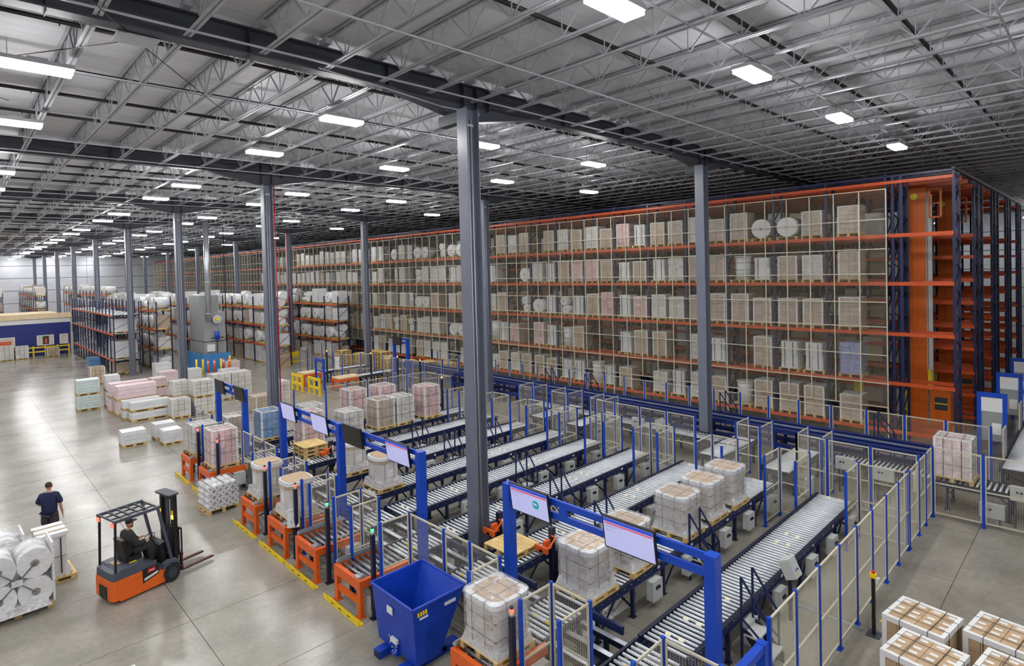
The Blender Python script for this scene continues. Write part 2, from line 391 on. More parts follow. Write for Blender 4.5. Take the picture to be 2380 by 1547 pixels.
# ------------------------------------------------------------------ office block against the left
ow = MB(); ow.box(-34, 66, 0, -1.2, 66.2, 3.45, BLUEW); ow.box(-1.4, 66.2, 0, -1.2, 80, 3.45, BLUEW)
wo = tag(put('wall_office', ow), kind='structure')
put('fascia', MB().box(-34, 65.98, 3.45, -1.18, 66.24, 3.95, WHITE), wo); put('roof_deck', MB().box(-34, 65.9, 3.95, -1.1, 84, 4.05, PLY), wo)
put('roof_edge', MB().box(-34, 65.88, 3.95, -1.08, 65.96, 4.5, PLY), wo)
PANE = mat('office_window_pane', (196,186,178), .15, emit=.15); PIC = mat('dark_interior', (70,52,50), .4); PICO = mat('orange_interior', (196,96,60), .4, emit=.1)
for n, (x0, x1) in enumerate(((-8.2, -6.0), (-4.05, -2.75), (-2.1, -1.5))):
    m = MB()
    for a in ((x0-.08, 1.1, x1+.08, 1.18), (x0-.08, 2.1, x1+.08, 2.18), (x0-.08, 1.18, x0, 2.1), (x1, 1.18, x1+.08, 2.1)): m.box(a[0], 65.9, a[1], a[2], 66.0, a[3], WHITE)
    w = tag(put(f'window_{n+1}', m), kind='structure')
    p = MB().box(x0, 65.95, 1.18, x1, 65.99, 2.1, PANE); put('pane', p, w)
    if n == 1: put('view_through_pane', MB().box(x0+.42, 65.93, 1.2, x1-.35, 65.95, 2.05, PIC).box(x0+.6, 65.92, 1.3, x0+.78, 65.94, 1.8, PICO), w)
    if n == 0: put('view_through_pane', MB().box(x0+.1, 65.93, 1.22, x1-.2, 65.95, 1.8, PICO), w)
# ------------------------------------------------------------------ pallets and pallet loads
PW, PD, PH = 1.0, .96, .144     # along Y, along X, height
def pal_base():
    m = MB()
    for y in (-PW/2+.05, 0, PW/2-.05):
        for x in (-PD/2+.07, 0, PD/2-.07): m.cbox((x, y, .061), (.14, .1, .078), WOODD)
        m.box(-PD/2, y-.05, 0, PD/2, y+.05, .022, WOODD); m.box(-PD/2, y-.05, .1, PD/2, y+.05, .122, WOODD)
    return m
palb = pal_base().mesh('pallet_base')
pbd = MB().box(-.065, -PW/2, .122, .065, PW/2, .144, WOOD).mesh('board')
def pal_full():
    m = pal_base()
    for k in range(7): x = -PD/2+.065+k*(PD-.13)/6; m.box(x-.058, -PW/2, .122, x+.058, PW/2, .144, WOOD)
    return m
palf = pal_full().mesh('pallet')
def pallet_part(parent, z=0., boards=True):
    if not boards: return put('pallet', palf, parent, (0, 0, z))
    p = put('pallet', palb, parent, (0, 0, z))
    for k in range(7): put('board', pbd, p, (-PD/2+.065+k*(PD-.13)/6, 0, 0))
    return p
def skirt(parent, z, s=1., h=.16):
    me = cached(('skirt', s, h), lambda: MB().prism(rrect(PD*.99*s, PW*.99*s, .05), 0, h, FILMS, k=.9, smooth=False).mesh('film_skirt'))
    return put('film_skirt', me, parent, (0, 0, z))
# wrapped square carton bin with white lid rim
def bin_load(name, label, loc, group=None, h=.92, w=.86):
    t = thing(name, label, 'pallet load', loc, RN.uniform(-.03, .03), group); pallet_part(t); z = PH
    k = ('bin', h, w)
    put('carton', cached(k+('c',), lambda: MB().prism(rrect(w, w, .13), 0, h-.07, CARDF).mesh('carton')), t, (0, 0, z))
    def lid():
        m = MB(); o = rrect(w*1.05, w*1.05, .15); q = rrect(w*.86, w*.86, .2); n = len(o); i = len(m.v)
        m.v += [(x, y, 0) for x, y in o]+[(x, y, .09) for x, y in o]+[(x, y, .1) for x, y in q]
        for j in range(n): m.face([i+j, i+(j+1)%n, i+n+(j+1)%n, i+n+j], FILMW); m.face([i+n+j, i+n+(j+1)%n, i+2*n+(j+1)%n, i+2*n+j], FILMW)
        m.face([i+j for j in range(n)][::-1], FILMW)
        return m.mesh('lid_rim')
    put('lid_rim', cached(k+('l',), lid), t, (0, 0, z+h-.09))
    put('top_panel', cached(k+('t',), lambda: MB().prism(rrect(w*.86, w*.86, .2), 0, .008, CARD).mesh('top_panel')), t, (0, 0, z+h+.004))
    def straps():
        m = MB(); e = w*.53; q_ = .005
        for s in (-.17, .17):
            m.box(s-q_, -e, h+.012, s+q_, e, h+.016, STRAP); m.box(-e, s-q_, h+.014, e, s+q_, h+.018, STRAP)
            for q in (-1, 1):
                m.box(s-q_, q*e-.003, .1, s+q_, q*e+.003, h+.02, STRAP); m.box(q*e-.003, s-q_, .1, q*e+.003, s+q_, h+.02, STRAP)
        for zz in (.3, .62):
            for q in (-1, 1): m.box(-e, q*(w*.506)-.003, zz, e, q*(w*.506)+.003, zz+.008, STRAP); m.box(q*(w*.506)-.003, -e, zz, q*(w*.506)+.003, e, zz+.008, STRAP)
        return m.mesh('straps')
    put('straps', cached(k+('s',), straps), t, (0, 0, z))
    def patches():
        m = MB(); e = w*.507
        for zz in (.06, .4, .62):
            m.box(.02, -e-.004, zz, .26, -e, zz+.15, CARDG); m.box(-e-.004, -.34, zz+.04, -e, -.2, zz+.15, CARDG); m.box(-.3, e, zz, -.05, e+.004, zz+.15, CARDG); m.box(e, -.05, zz, e+.004, .2, zz+.15, CARDG)
        return m.mesh('brown_patch')
    put('brown_patch', cached(k+('p',), patches), t, (0, 0, z))
    put('film', cached(k+('f',), lambda: MB().prism(rrect(w*1.09, w*1.09, .15), .05, h+.03, FILMH, smooth=False).mesh('film')), t, (0, 0, z))
    skirt(t, z); return t
# octagonal white carton drum with cardboard top
def drum_load(name, label, loc, group=None, h=.95):
    t = thing(name, label, 'pallet load', loc, RN.uniform(-.04, .04), group); pallet_part(t); z = PH; w = .82
    put('drum', cached('drum', lambda: MB().prism(rrect(w, w, .26, 2), 0, h-.16, CARDW).mesh('drum')), t, (0, 0, z))
    put('brown_band', cached('dband', lambda: MB().prism(rrect(w*1.03, w*1.03, .26, 2), 0, .12, CARDG).mesh('brown_band')), t, (0, 0, z+h-.22))
    put('film_collar', cached('dcol', lambda: MB().prism(rrect(w*1.07, w*1.07, .27, 3), 0, .1, FILMW, k=.97).mesh('film_collar')), t, (0, 0, z+h-.11))
    put('top_panel', cached('dtop', lambda: MB().prism(rrect(w*.9, w*.9, .25, 3), 0, .012, CARD).mesh('top_panel')), t, (0, 0, z+h-.006))
    def lb():
        m = MB(); e = w*.503
        m.box(-e-.004, -.12, .35, -e, .06, .6, EDGE); m.box(-.1, -e-.004, .3, .12, -e, .52, EDGE); m.box(.13, -e-.003, .05, .14, -e, .75, STRAP); m.box(-.2, -e-.003, .05, -.19, -e, .75, STRAP)
        return m.mesh('label')
    put('label', cached('dlab', lb), t, (0, 0, z)); skirt(t, z, 1., .2); return t
# strapped block of cartons with white edge boards: every outer carton is a piece of its own
def carton_load(name, label, loc, mt, nx=2, ny=3, nz=6, h=1.2, group=None, w=.92, d=.88, film=True, top=None, boards=True, rz=None, ring=True):
    t = thing(name, label, 'pallet load', loc, RN.uniform(-.03, .03) if rz is None else rz, group); pallet_part(t, 0, boards); z = PH
    cx, cy, cz = d/nx, w/ny, (h-.03)/nz
    me = cached(('ct', mt.name, round(cx, 3), round(cy, 3), round(cz, 3)), lambda: MB().box(-cx/2+.006, -cy/2+.006, .004, cx/2-.006, cy/2-.006, cz-.004, mt).mesh('carton'))
    if ring == 'front':      # only the two faces that can be seen from the floor, a solid core behind them
        put('core', cached(('core', mt.name, d, w, h), lambda: MB().box(-d/2+.02, -w/2+.02, 0, d/2-.01, w/2-.01, h-.04, mt).mesh('core')), t, (0, 0, z))
    for k in range(nz):
        for a in range(nx):
            for b in range(ny):
                inner = 0 < a < nx-1 and 0 < b < ny-1 and k < nz-1
                if inner or (ring == 'front' and a > 0 and b > 0): continue
                put('carton', me, t, (-d/2+cx*(a+.5), -w/2+cy*(b+.5), z+cz*k))
    def edges():
        m = MB(); q = .055; th = .012
        for sx in (-1, 1):
            for sy in (-1, 1):
                x, y = sx*d/2, sy*w/2
                m.box(min(x, x-sx*q), min(y, y+sy*th), 0, max(x, x-sx*q), max(y, y+sy*th), h, EDGE); m.box(min(x, x+sx*th), min(y+sy*th, y-sy*q), 0, max(x, x+sx*th), max(y+sy*th, y-sy*q), h, EDGE)
        for s in (-1, 1):
            m.box(-d/2-.012, s*w/2-(.06 if s > 0 else 0), h-.03, d/2+.012, s*w/2+(.06 if s < 0 else 0), h+.008, EDGE)
            m.box(s*d/2-(.06 if s > 0 else 0), -w/2, h-.03, s*d/2+(.06 if s < 0 else 0), w/2, h+.008, EDGE)
        return m.mesh('edge_board')
    put('edge_board', cached(('ed', d, w, h), edges), t, (0, 0, z))
    def straps():
        m = MB()
        for f in (.33, .7): m.box(-d/2-.016, -w/2-.016, h*f, d/2+.016, -w/2-.012, h*f+.014, STRAP); m.box(-d/2-.016, -w/2-.016, h*f, -d/2-.012, w/2, h*f+.014, STRAP)
        for s in (-.22, .22): m.box(s-.007, -w/2-.016, 0, s+.007, -w/2-.012, h, STRAP); m.box(s-.007, -w/2, h+.008, s+.007, w/2, h+.014, STRAP); m.box(-d/2-.016, s-.007, 0, -d/2-.012, s+.007, h, STRAP); m.box(-d/2, s-.007, h+.01, d/2, s+.007, h+.016, STRAP)
        return m.mesh('straps')
    put('straps', cached(('st', d, w, h), straps), t, (0, 0, z))
    if film: put('film', cached(('fl', d, w, h), lambda: MB().box(-d/2-.025, -w/2-.025, .01, d/2+.025, w/2+.025, h+.02, FILM).mesh('film')), t, (0, 0, z))
    return t

# ------------------------------------------------------------------ roller conveyors
LANES = [-6.76, -4.6, -2.37, -.16, 1.99, 3.84, 5.95, 8.2, 10.2, 12.4]
LW = .98
rol = MB().cyl((0, -LW/2+.05, 0), (0, LW/2-.05, 0), .031, ROLL, 10).mesh('roller')
def leg_mesh(h=.74):
    m = MB()
    for s in (-1, 1):
        m.box(-.035, s*(LW/2-.04)-.04, .02, .035, s*(LW/2-.04)+.04, h, NAVY); m.box(-.07, s*(LW/2-.04)-.06, 0, .07, s*(LW/2-.04)+.06, .02, NAVYD)
    m.bar((0, -LW/2+.05, .2), (0, LW/2-.05, .6), .035, NAVYD); m.bar((0, -LW/2+.05, .62), (0, LW/2-.05, .62), .04, NAVYD)
    return m.mesh('leg_frame')
legm = leg_mesh()
disc = MB().cyl((0, 0, -.03), (0, 0, .02), .055, DISC, 14).mesh('disc')
cbx = MB().box(-.19, -.11, -.22, .19, .05, .22, GREYB).box(-.2, -.125, -.23, .2, -.11, .23, GREYB).mesh('control_box')
swt = MB().cyl((-.05, -.125, .07), (-.05, -.165, .07), .028, BLACK, 8).cyl((.04, -.125, .07), (.04, -.165, .07), .028, BLACK, 8).box(-.09, -.13, .03, .08, -.125, .11, DGREY).mesh('switch')
stk = MB().box(-.05, -.004, -.03, .05, 0, .03, EDGE).mesh('sticker')
dbr = MB().bar((0, 0, .12), (.62, 0, .68), .03, NAVYD).mesh('brace')
def conveyor(name, label, x0, x1, yc, group=None, boxes=(), discs=(), along='x', pitch=.134, legs=True, mrail=None, cat='conveyor'):
    L = x1-x0; t = thing(name, label, cat, (x0, yc, 0) if along == 'x' else (yc, x0, 0), 0 if along == 'x' else math.pi/2, group)
    mr = mrail or NAVY
    def rail():
        m = MB().box(0, -.025, .7, L, .025, .86, mr).box(0, -.04, .845, L, .04, .862, NAVYD); m.box(0, -.05, .7, L, .0, .712, mr)
        x = .15
        while x < L: m.cyl((x, -.026, .8), (x, -.034, .8), .012, GREYB, 6, caps=True); x += pitch*2
        return m.mesh('rail')
    rm = cached(('rail', round(L, 2), mr.name), rail)
    put('rail', rm, t, (0, -LW/2, 0)); put('rail', rm, t, (L, LW/2, 0), math.pi)
    put('dark_undersheet', cached(('undersheet', round(L, 2)), lambda: MB().box(.02, -LW/2+.03, .69, L-.02, LW/2-.03, .7, NAVYD).mesh('dark_undersheet')), t)  # dark sheet added under the rollers so the gaps between them look dark
    n = int((L-.08)/pitch)
    for k in range(n): put('roller', rol, t, (.1+k*pitch, 0, .82))
    if legs:
        k = max(2, round(L/1.25)); 
        for q in range(k):
            x = .35+q*(L-.7)/(k-1); put('leg_frame', legm, t, (x, 0, 0))
            if q % 2 == 0 and q < k-1: put('brace', dbr, t, (x, -LW/2+.03, 0))
    for bx in boxes:
        b = put('control_box', cbx, t, (bx-x0, -LW/2-.06, .42)); put('switch', swt, b); put('sticker', stk, t, (bx-x0+.3, -LW/2-.03, .78))
    for dx in discs:
        for s in (.125, -.14): put('disc', disc, t, (dx-x0, s, .85))
    return t
ldesc = ['nearest the right-hand mesh fence', 'carrying the row of wrapped cartons', 'with the bare pallet at its head', 'just right of the nearest column', 'just left of the nearest column',
         'with a white drum at its head, under the lit monitor', 'with a white drum at its head, beside stacked pallets', 'with three stacked pallets at its head', 'carrying the row of tall strapped loads', 'behind the row of tall strapped loads']
for i, yc in enumerate(LANES):
    bx = (.75, 2.3, 4.28, 5.75, 7.4) if i < 5 else ((2.3, 4.3) if i < 7 else ())
    x0 = -1.55
    conveyor('roller_conveyor', f'long navy roller conveyor lane {ldesc[i]}', x0, 8.05, yc, 'accumulation lanes', bx, (-1.13, -.47, .75, 4.0, 4.64, 7.85) if i not in (1, 8) else (6.6, 7.85))
# roller beds over the chain transfer, each with its own rollers
tabs = [0, 1, 3, 4, 5, 6, 8, 9]
tdesc = {0: 'at the bottom edge by the right-hand fence', 1: 'under the big wrapped carton in the foreground', 3: 'left of the blue dumpster', 4: 'empty, second one left of the dumpster', 5: 'under the white drum with the tilted control box', 6: 'under the white drum nearest the pallet of rolls', 8: 'under the tall pink cartons', 9: 'under the white cartons, farthest along the aisle'}
gdesc = {0: 'table at the bottom edge', 1: 'foreground table with the big wrapped carton', 3: 'empty table left of the dumpster', 4: 'second empty table left of the dumpster', 5: 'drum table with the tilted box', 6: 'drum table by the pallet of rolls', 8: 'table with tall pink cartons', 9: 'farthest table with white cartons'}
def table_parts():
    o = {}
    o['front_beam'] = MB().box(-.05, -.6, .62, .05, .6, .84, ORANGE).mesh('front_beam')
    o['side_beam'] = MB().box(0, -.045, .66, 1.25, .045, .84, ORANGE).mesh('side_beam')
    o['leg'] = MB().box(-.05, -.07, 0, .05, .07, .62, ORANGE).box(-.08, -.1, 0, .08, .1, .015, ORANGE).mesh('leg')
    o['lower_beam'] = MB().box(-.03, -.46, .26, .03, .46, .4, ORANGE).mesh('lower_beam')
    g = MB(); g.profile([(-.04, .86), (.07, .86), (.07, .89), (-.02, .97), (-.04, .97)], 'x', 0, 1.25, STEEL); o['guide_plate'] = g.mesh('guide_plate')
    o['rear_leg'] = MB().box(-.04, -.05, 0, .04, .05, .66, NAVYD).mesh('rear_leg')
    o['stop_end'] = MB().box(0, -.05, 0, .16, .05, .05, STEEL).box(.1, -.07, .0, .14, .07, .08, STEEL).mesh('stop_end')
    b = MB(); b.bar((0, -.5, .1), (0, .5, .6), .03, NAVYD); b.bar((0, .5, .1), (0, -.5, .6), .03, NAVYD); o['cross_brace'] = b.mesh('cross_brace')
    return o
TP = table_parts()
TROL = mat('dark_zinc_roller', (150,152,160), .35, .7, var=.08)
trol = MB().cyl((0, -.5, 0), (0, .5, 0), .038, TROL, 10).mesh('roller')
for i in tabs:
    yc = LANES[i]; t = thing('infeed_table', f'orange steel roller infeed table {tdesc[i]}', 'table', (-4.2, yc, 0), 0, 'orange infeed tables')
    put('front_beam', TP['front_beam'], t)
    for s in (-1, 1):
        put('side_beam', TP['side_beam'], t, (.05, s*.555, 0)); put('leg', TP['leg'], t, (0, s*.53, 0)); put('rear_leg', TP['rear_leg'], t, (.35, s*.5, 0)); put('rear_leg', TP['rear_leg'], t, (1.15, s*.5, 0))
    put('lower_beam', TP['lower_beam'], t); put('guide_plate', TP['guide_plate'], t, (.02, .56, 0)); put('cross_brace', TP['cross_brace'], t, (.5, 0, 0))
    for s in (-.36, -.44): put('stop_end', TP['stop_end'], t, (-.03, s, .84))
    for k in range(8): put('roller', trol, t, (.16+k*.152, 0, .815))
    put('control_box', cbx, t, (.95, -.66, .45))
    g = thing('floor_guard', f'yellow angle guard on the floor before the {gdesc[i]}', 'guard', (-4.42, yc, 0), 0, 'yellow floor guards')
    put('angle_bar', cached('yg', lambda: MB().profile([(-.02, 0), (.12, 0), (.12, .012), (.0, .02), (-.008, .13), (-.02, .13)], 'y', -.82, .82, YEL).mesh('angle_bar')), g)
    put('warning_print', cached('ygt', lambda: MB().box(-.023, .3, .05, -.0205, .42, .075, HAZB).box(-.023, -.06, .05, -.0205, .08, .075, HAZB).box(-.023, -.45, .05, -.0205, -.32, .075, HAZB).mesh('warning_print')), g)
for i, yc in enumerate(LANES):
    t = thing('transfer_bed', f'roller bed before the lane {ldesc[i]}', 'conveyor', (-2.9, yc, 0), 0, 'transfer roller beds')
    m = cached('tb', lambda: MB().box(0, -.025, .7, 1.28, .025, .85, NAVYD).mesh('rail'))
    put('rail', m, t, (0, -LW/2, 0)); put('rail', m, t, (0, LW/2, 0))
    put('dark_undersheet', cached('tbt', lambda: MB().box(.02, -LW/2+.03, .6, 1.26, LW/2-.03, .61, NAVYD).mesh('dark_undersheet')), t)  # same added dark sheet, darkening the roller gaps of the bed
    for k in range(9): put('roller', rol, t, (.09+k*.134, 0, .815))
    for x in (.15, 1.1): put('leg_frame', legm, t, (x, 0, 0))
    put('hazard_tape', cached('hz', lambda: MB().cyl((.492, -.1, .815), (.492, -.16, .815), .033, YEL, 10, caps=False).cyl((.492, -.18, .815), (.492, -.22, .815), .033, YEL, 10, caps=False).cyl((.492, .16, .815), (.492, .22, .815), .033, YEL, 10, caps=False).mesh('hazard_tape')), t)
t = thing('chain_transfer', 'long navy chain transfer running crosswise at the head of the lanes', 'conveyor', (0, 0, 0))
rails = MB().box(-.04, -7.4, .62, .04, 13.2, .74, NAVYD).box(-.055, -7.4, .735, .055, 13.2, .75, STEEL).mesh('chain_rail')
for x in (-2.72, -2.25, -1.8): put('chain_rail', rails, t, (x, 0, 0))
gl = MB().bar((0, -7.4, .92), (0, 13.2, .92), .03, NAVY)
put('side_guide', MB().box(-1.62, -3.7, .74, -1.56, -2.95, .9, NAVY).box(-1.62, -5.95, .74, -1.56, -5.2, .9, NAVY).box(-1.62, -1.8, .74, -1.56, -.75, .9, NAVY), t)
for y in (-5.7, -3.5, -1.2, .9, 2.9, 4.9, 7.0, 9.2, 11.3):
    put('support', cached('ctl', lambda: MB().box(-2.76, -.04, 0, -2.68, .04, .62, NAVYD).box(-1.84, -.04, 0, -1.76, .04, .62, NAVYD).box(-2.76, -.03, .3, -1.76, .03, .36, NAVYD).box(-2.5, -.25, .42, -2.0, .25, .6, DGREY).mesh('support')), t, (0, y, 0))
# ------------------------------------------------------------------ mesh fences
FH = 2.1
def wires(m, x0, z0, x1, z1, px, pz, w, mt):
    """woven wire between corners in the XZ plane"""
    def pr(a, b, ax):
        i = len(m.v)
        for p in (a, b):
            for t in (0, 2.094, 4.189):
                c, s = math.cos(t)*w*.6, math.sin(t)*w*.6
                m.v.append((p[0]+c, p[1]+s, p[2]) if ax == 'z' else (p[0], p[1]+c, p[2]+s))
        for k in range(3): m.face([i+k, i+(k+1)%3, i+3+(k+1)%3, i+3+k], mt)
    x = x0+px
    while x < x1-.01: pr((x, 0, z0), (x, 0, z1), 'z'); x += px
    z = z0+pz
    while z < z1-.01: pr((x0, 0, z), (x1, 0, z), 'x'); z += pz
post = MB().box(-.03, -.03, 0, .03, .03, FH+.02, BLUE).box(-.09, -.05, 0, .09, .05, .012, BLUE).mesh('post')
def panel(L):
    m = MB(); w = .028
    m.box(.04, -.012, .12, .04+w, .012, FH, BEIGE); m.box(L-.04-w, -.012, .12, L-.04, .012, FH, BEIGE)
    for z in (.12, 1.02, FH-.04): m.box(.04+w, -.014, z, L-.04-w, .014, z+.034, BEIGE)
    return m.mesh('panel_frame')
def pmesh(L):
    m = MB(); wires(m, .07, .15, L-.07, FH-.04, .05, .035, .0032, BEIGEW); return m.mesh('wire_mesh')
def fence(label, runs, skip=(), group=None, noposts=()):
    t = thing('mesh_fence', label, 'fence', (0, 0, 0), 0, group)
    for pts in runs:
        for j, p in enumerate(pts):
            if j not in noposts: put('post', post, t, (p[0], p[1], 0))
            if j+1 < len(pts) and j not in skip:
                q = pts[j+1]; L = round(math.hypot(q[0]-p[0], q[1]-p[1]), 2); a = math.atan2(q[1]-p[1], q[0]-p[0])
                f = put('panel_frame', cached(('pf', L), lambda: panel(L)), t, (p[0], p[1], 0), a)
                tag(put('wire_mesh', cached(('pm', L), lambda: pmesh(L)), f), kind='stuff')
    return t
xs = [10.66, 9.8, 8.94, 7.82, 6.66, 5.5, 4.33, 3.17, 2.02, .87, -.28, -1.4]
fence('long beige mesh fence with blue posts on the right, beside the strapped cartons', [[(x, -8.6) for x in xs]])
fence('mesh fence crossing in front of the red and white carton load on the far right', [[(10.68, -8.62), (10.7, -9.8), (10.74, -10.98), (10.78, -12.15), (10.8, -13.3)]])
fence('mesh fence corner at the bottom edge, right of the last lane', [[(-3.8, -7.66), (-3, -7.66), (-3, -8.58)]])
fence('mesh fence pen around the gap right of the wrapped carton in the foreground', [[(-3.8, -6.27), (-3, -6.27), (-3, -5.4), (-3.8, -5.4)]])
fence('mesh fence behind the blue dumpster', [[(-3.8, -4.05), (-3, -4.05), (-3, -3.16), (-3, -2.28), (-3, -.97), (-3.8, -.95)]])
fence('mesh fence pen between the two empty infeed tables', [[(-3.8, .38), (-3, .38), (-3, 1.24), (-3.8, 1.24)]])
fence('narrow mesh fence pen between the empty table and the nearer drum table', [[(-3.8, 2.6), (-3, 2.6), (-3, 3.07), (-3.8, 3.07)]])
fence('mesh fence pen between the two white drums on infeed tables', [[(-3.8, 4.46), (-3, 4.46), (-3, 5.3), (-3.8, 5.3)]])
fence('mesh fence behind the pallet of white rolls', [[(-3.8, 6.66), (-3, 6.66), (-3, 7.7), (-3, 8.74), (-3, 9.76), (-3.8, 9.78)]])
fence('mesh fence pen between the pink cartons and the white cartons at the aisle', [[(-3.8, 11.0), (-3, 11.0), (-3, 11.75), (-3.8, 11.75)]])
fence('mesh fence running back from the farthest infeed table', [[(-3.8, 13.2), (-3, 13.2), (-3, 14.3), (-3, 15.4), (-2, 15.4), (-.9, 15.4), (.3, 15.4), (1.5, 15.4)]])
# cages at the far ends of the lanes
gaps = [(-8.58, -7.44), (-6.17, -5.31), (-4.01, -3.15), (-1.75, -.8), (.45, 1.35), (2.6, 3.25), (4.4, 5.35), (6.5, 7.6), (8.75, 9.65)]
gd = ['nearest the right-hand fence', 'left of the empty lane by the fence', 'left of the lane of wrapped cartons', 'fourth from the right-hand fence', 'fifth from the right-hand fence', 'sixth from the right-hand fence', 'seventh from the right-hand fence', 'eighth from the right-hand fence', 'behind the tall strapped loads']
for (a, b), d in zip(gaps, gd):
    pts = [(6.6, a), (7.7, a), (7.7, b), (6.6, b)] if a > -8 else [(7.7, a), (7.7, b), (6.6, b)]
    fence(f'U-shaped mesh cage at the far lane ends, {d}', [pts], group='cages at the lane ends')
# second fence line past the lane ends
fence('mesh fence past the lane ends, facing the last lane', [[(9.5, -8.5), (9.5, -7.3), (9.5, -6.1), (9.6, -5.15)]])
fence('mesh fence past the lane ends in front of the grey conveyor', [[(9.5, -1.6), (9.5, -.4), (9.5, .8), (9.5, 2.0), (9.5, 3.0)]])
for (a, b), d in zip([(-5.15, -5.9), (-3.95, -3.1), (2.65, 3.4), (4.65, 5.65), (6.85, 7.75)], ['right of the short conveyor by the last lane', 'between the two short conveyors', 'beside the column on the far side', 'left of the column on the far side', 'farthest to the left']):
    fence(f'mesh portal past the lane ends, {d}', [[(10.7, a), (9.6, a), (9.6, b), (10.7, b)]], group='portals past the lane ends')
# fence in front of the tall rack
ps = [(14.5, -9.55+1.208*k) for k in range(0, 26)]
fence('long mesh fence standing in front of the tall orange and blue rack', [ps])
# far fences round the empty-pallet area
fence('far mesh fence round the empty pallet stacks', [[(9.4, 26.35), (9.4, 25.1), (10.6, 24.6), (11.2, 23.8)], [(11.2, 22.6), (11.0, 21.2), (11.0, 20.0), (11.0, 18.8), (11.0, 17.6), (12.2, 17.2), (13.4, 17.0)]])
fence('far mesh fence left of the empty pallet stacks', [[(9.4, 30.6), (9.4, 31.8), (10.6, 32.4), (11.8, 33), (13, 33.5)]])
fence('far mesh fence across the lanes behind the tall strapped loads', [[(3.0, 15.0), (4.2, 15.0), (5.4, 15.0), (6.6, 14.9), (7.8, 14.8), (9.0, 14.7), (9.0, 13.5), (9.0, 12.3)]])

gt = thing('fence_gate', 'low bright blue gate frame at the bottom edge, end of the right-hand fence', 'gate', (-1.68, -8.6, 0))
put('gate_post', MB().box(-.07, -.07, 0, .07, .07, 1.85, BLUE), gt); put('gate_post', MB().box(-1.55, -.07, 0, -1.41, .07, 1.85, BLUE), gt); put('top_bar', MB().box(-1.41, -.06, 1.72, -.07, .06, 1.84, BLUE), gt); put('lower_bar', MB().box(-1.41, -.04, .4, -.07, .04, .5, BLUE), gt)
# ------------------------------------------------------------------ sensor posts with signal lamps
def sensor_post(label, x, y, lens, h=1.9):
    t = thing('signal_post', label, 'signal post', (x, y, 0), 0, 'signal posts at the tables')
    put('post', cached(('sp', h), lambda: MB().box(-.045, -.045, 0, .045, .045, h, NAVYD).box(-.1, -.08, 0, .1, .08, .015, NAVYD).mesh('post')), t)
    put('lamp_base', cached('spb', lambda: MB().cyl((0, 0, 0), (0, 0, .07), .03, GREYB, 10).mesh('lamp_base')), t, (0, 0, h))
    put('lens', cached(('spl', lens.name), lambda: MB().cyl((0, 0, 0), (0, 0, .07), .036, lens, 10).cyl((0, 0, .07), (0, 0, .1), .036, BLACK, 10).mesh('lens')), t, (0, 0, h+.07))
for i, lens, lab in ((0, GREL, 'at the bottom edge'), (1, REDL, 'in front of the big wrapped carton'), (3, GREL, 'with a green lamp behind the dumpster'), (4, GREL, 'with a green lamp at the second empty table'), (5, REDL, 'before the drum with the tilted box'), (6, REDL, 'before the drum nearest the pallet of rolls'), (8, REDL, 'before the tall pink cartons'), (9, REDL, 'before the white cartons farthest along')):
    sensor_post(f'dark navy signal post {lab}', -4.0, LANES[i]-.79, lens)
for k, (x, y) in enumerate(((9.0, 26.6), (10.4, 22.9), (10.6, 19.9), (10.6, 17.4), (7.8, 11.6))):
    sensor_post(f'far signal post with an orange lamp, {ordn(k+1)} from the yellow barriers', x, y, ORAL, 2.2)

# ------------------------------------------------------------------ gantries and monitors
def gantry(label, ys, x=-2.5, h=3.4, span=True):
    t = thing('gantry', label, 'gantry', (x, 0, 0), 0, 'blue monitor gantries')
    pm_ = cached(('gp', h), lambda: MB().box(-.1, -.09, 0, .1, .09, h, BLUE).box(-.16, -.15, 0, .16, .15, .02, BLUE).mesh('post'))
    for y in ys: put('post', pm_, t, (0, y, 0))
    for a, b in zip(ys, ys[1:]):
        L = b-a; m = MB(); m.box(-.03, a+.09, h-.13, .03, b-.09, h-.01, BLUE); m.box(-.03, a+.09, h-.38, .03, b-.09, h-.26, BLUE)
        n = max(2, round(L/1.3))
        for k in range(1, n): y = a+L*k/n; m.box(-.028, y-.09, h-.26, .028, y+.09, h-.13, BLUE)
        put('beam', m, t)
    return t
gantry('bright blue monitor gantry nearest the camera, over the wrapped cartons', [-8.22, -3.85])
gantry('bright blue monitor gantry with three posts in the middle', [-.78, 3.22, 7.3])
gantry('bright blue monitor gantry with two dark screens at the aisle', [10.82, 13.9])
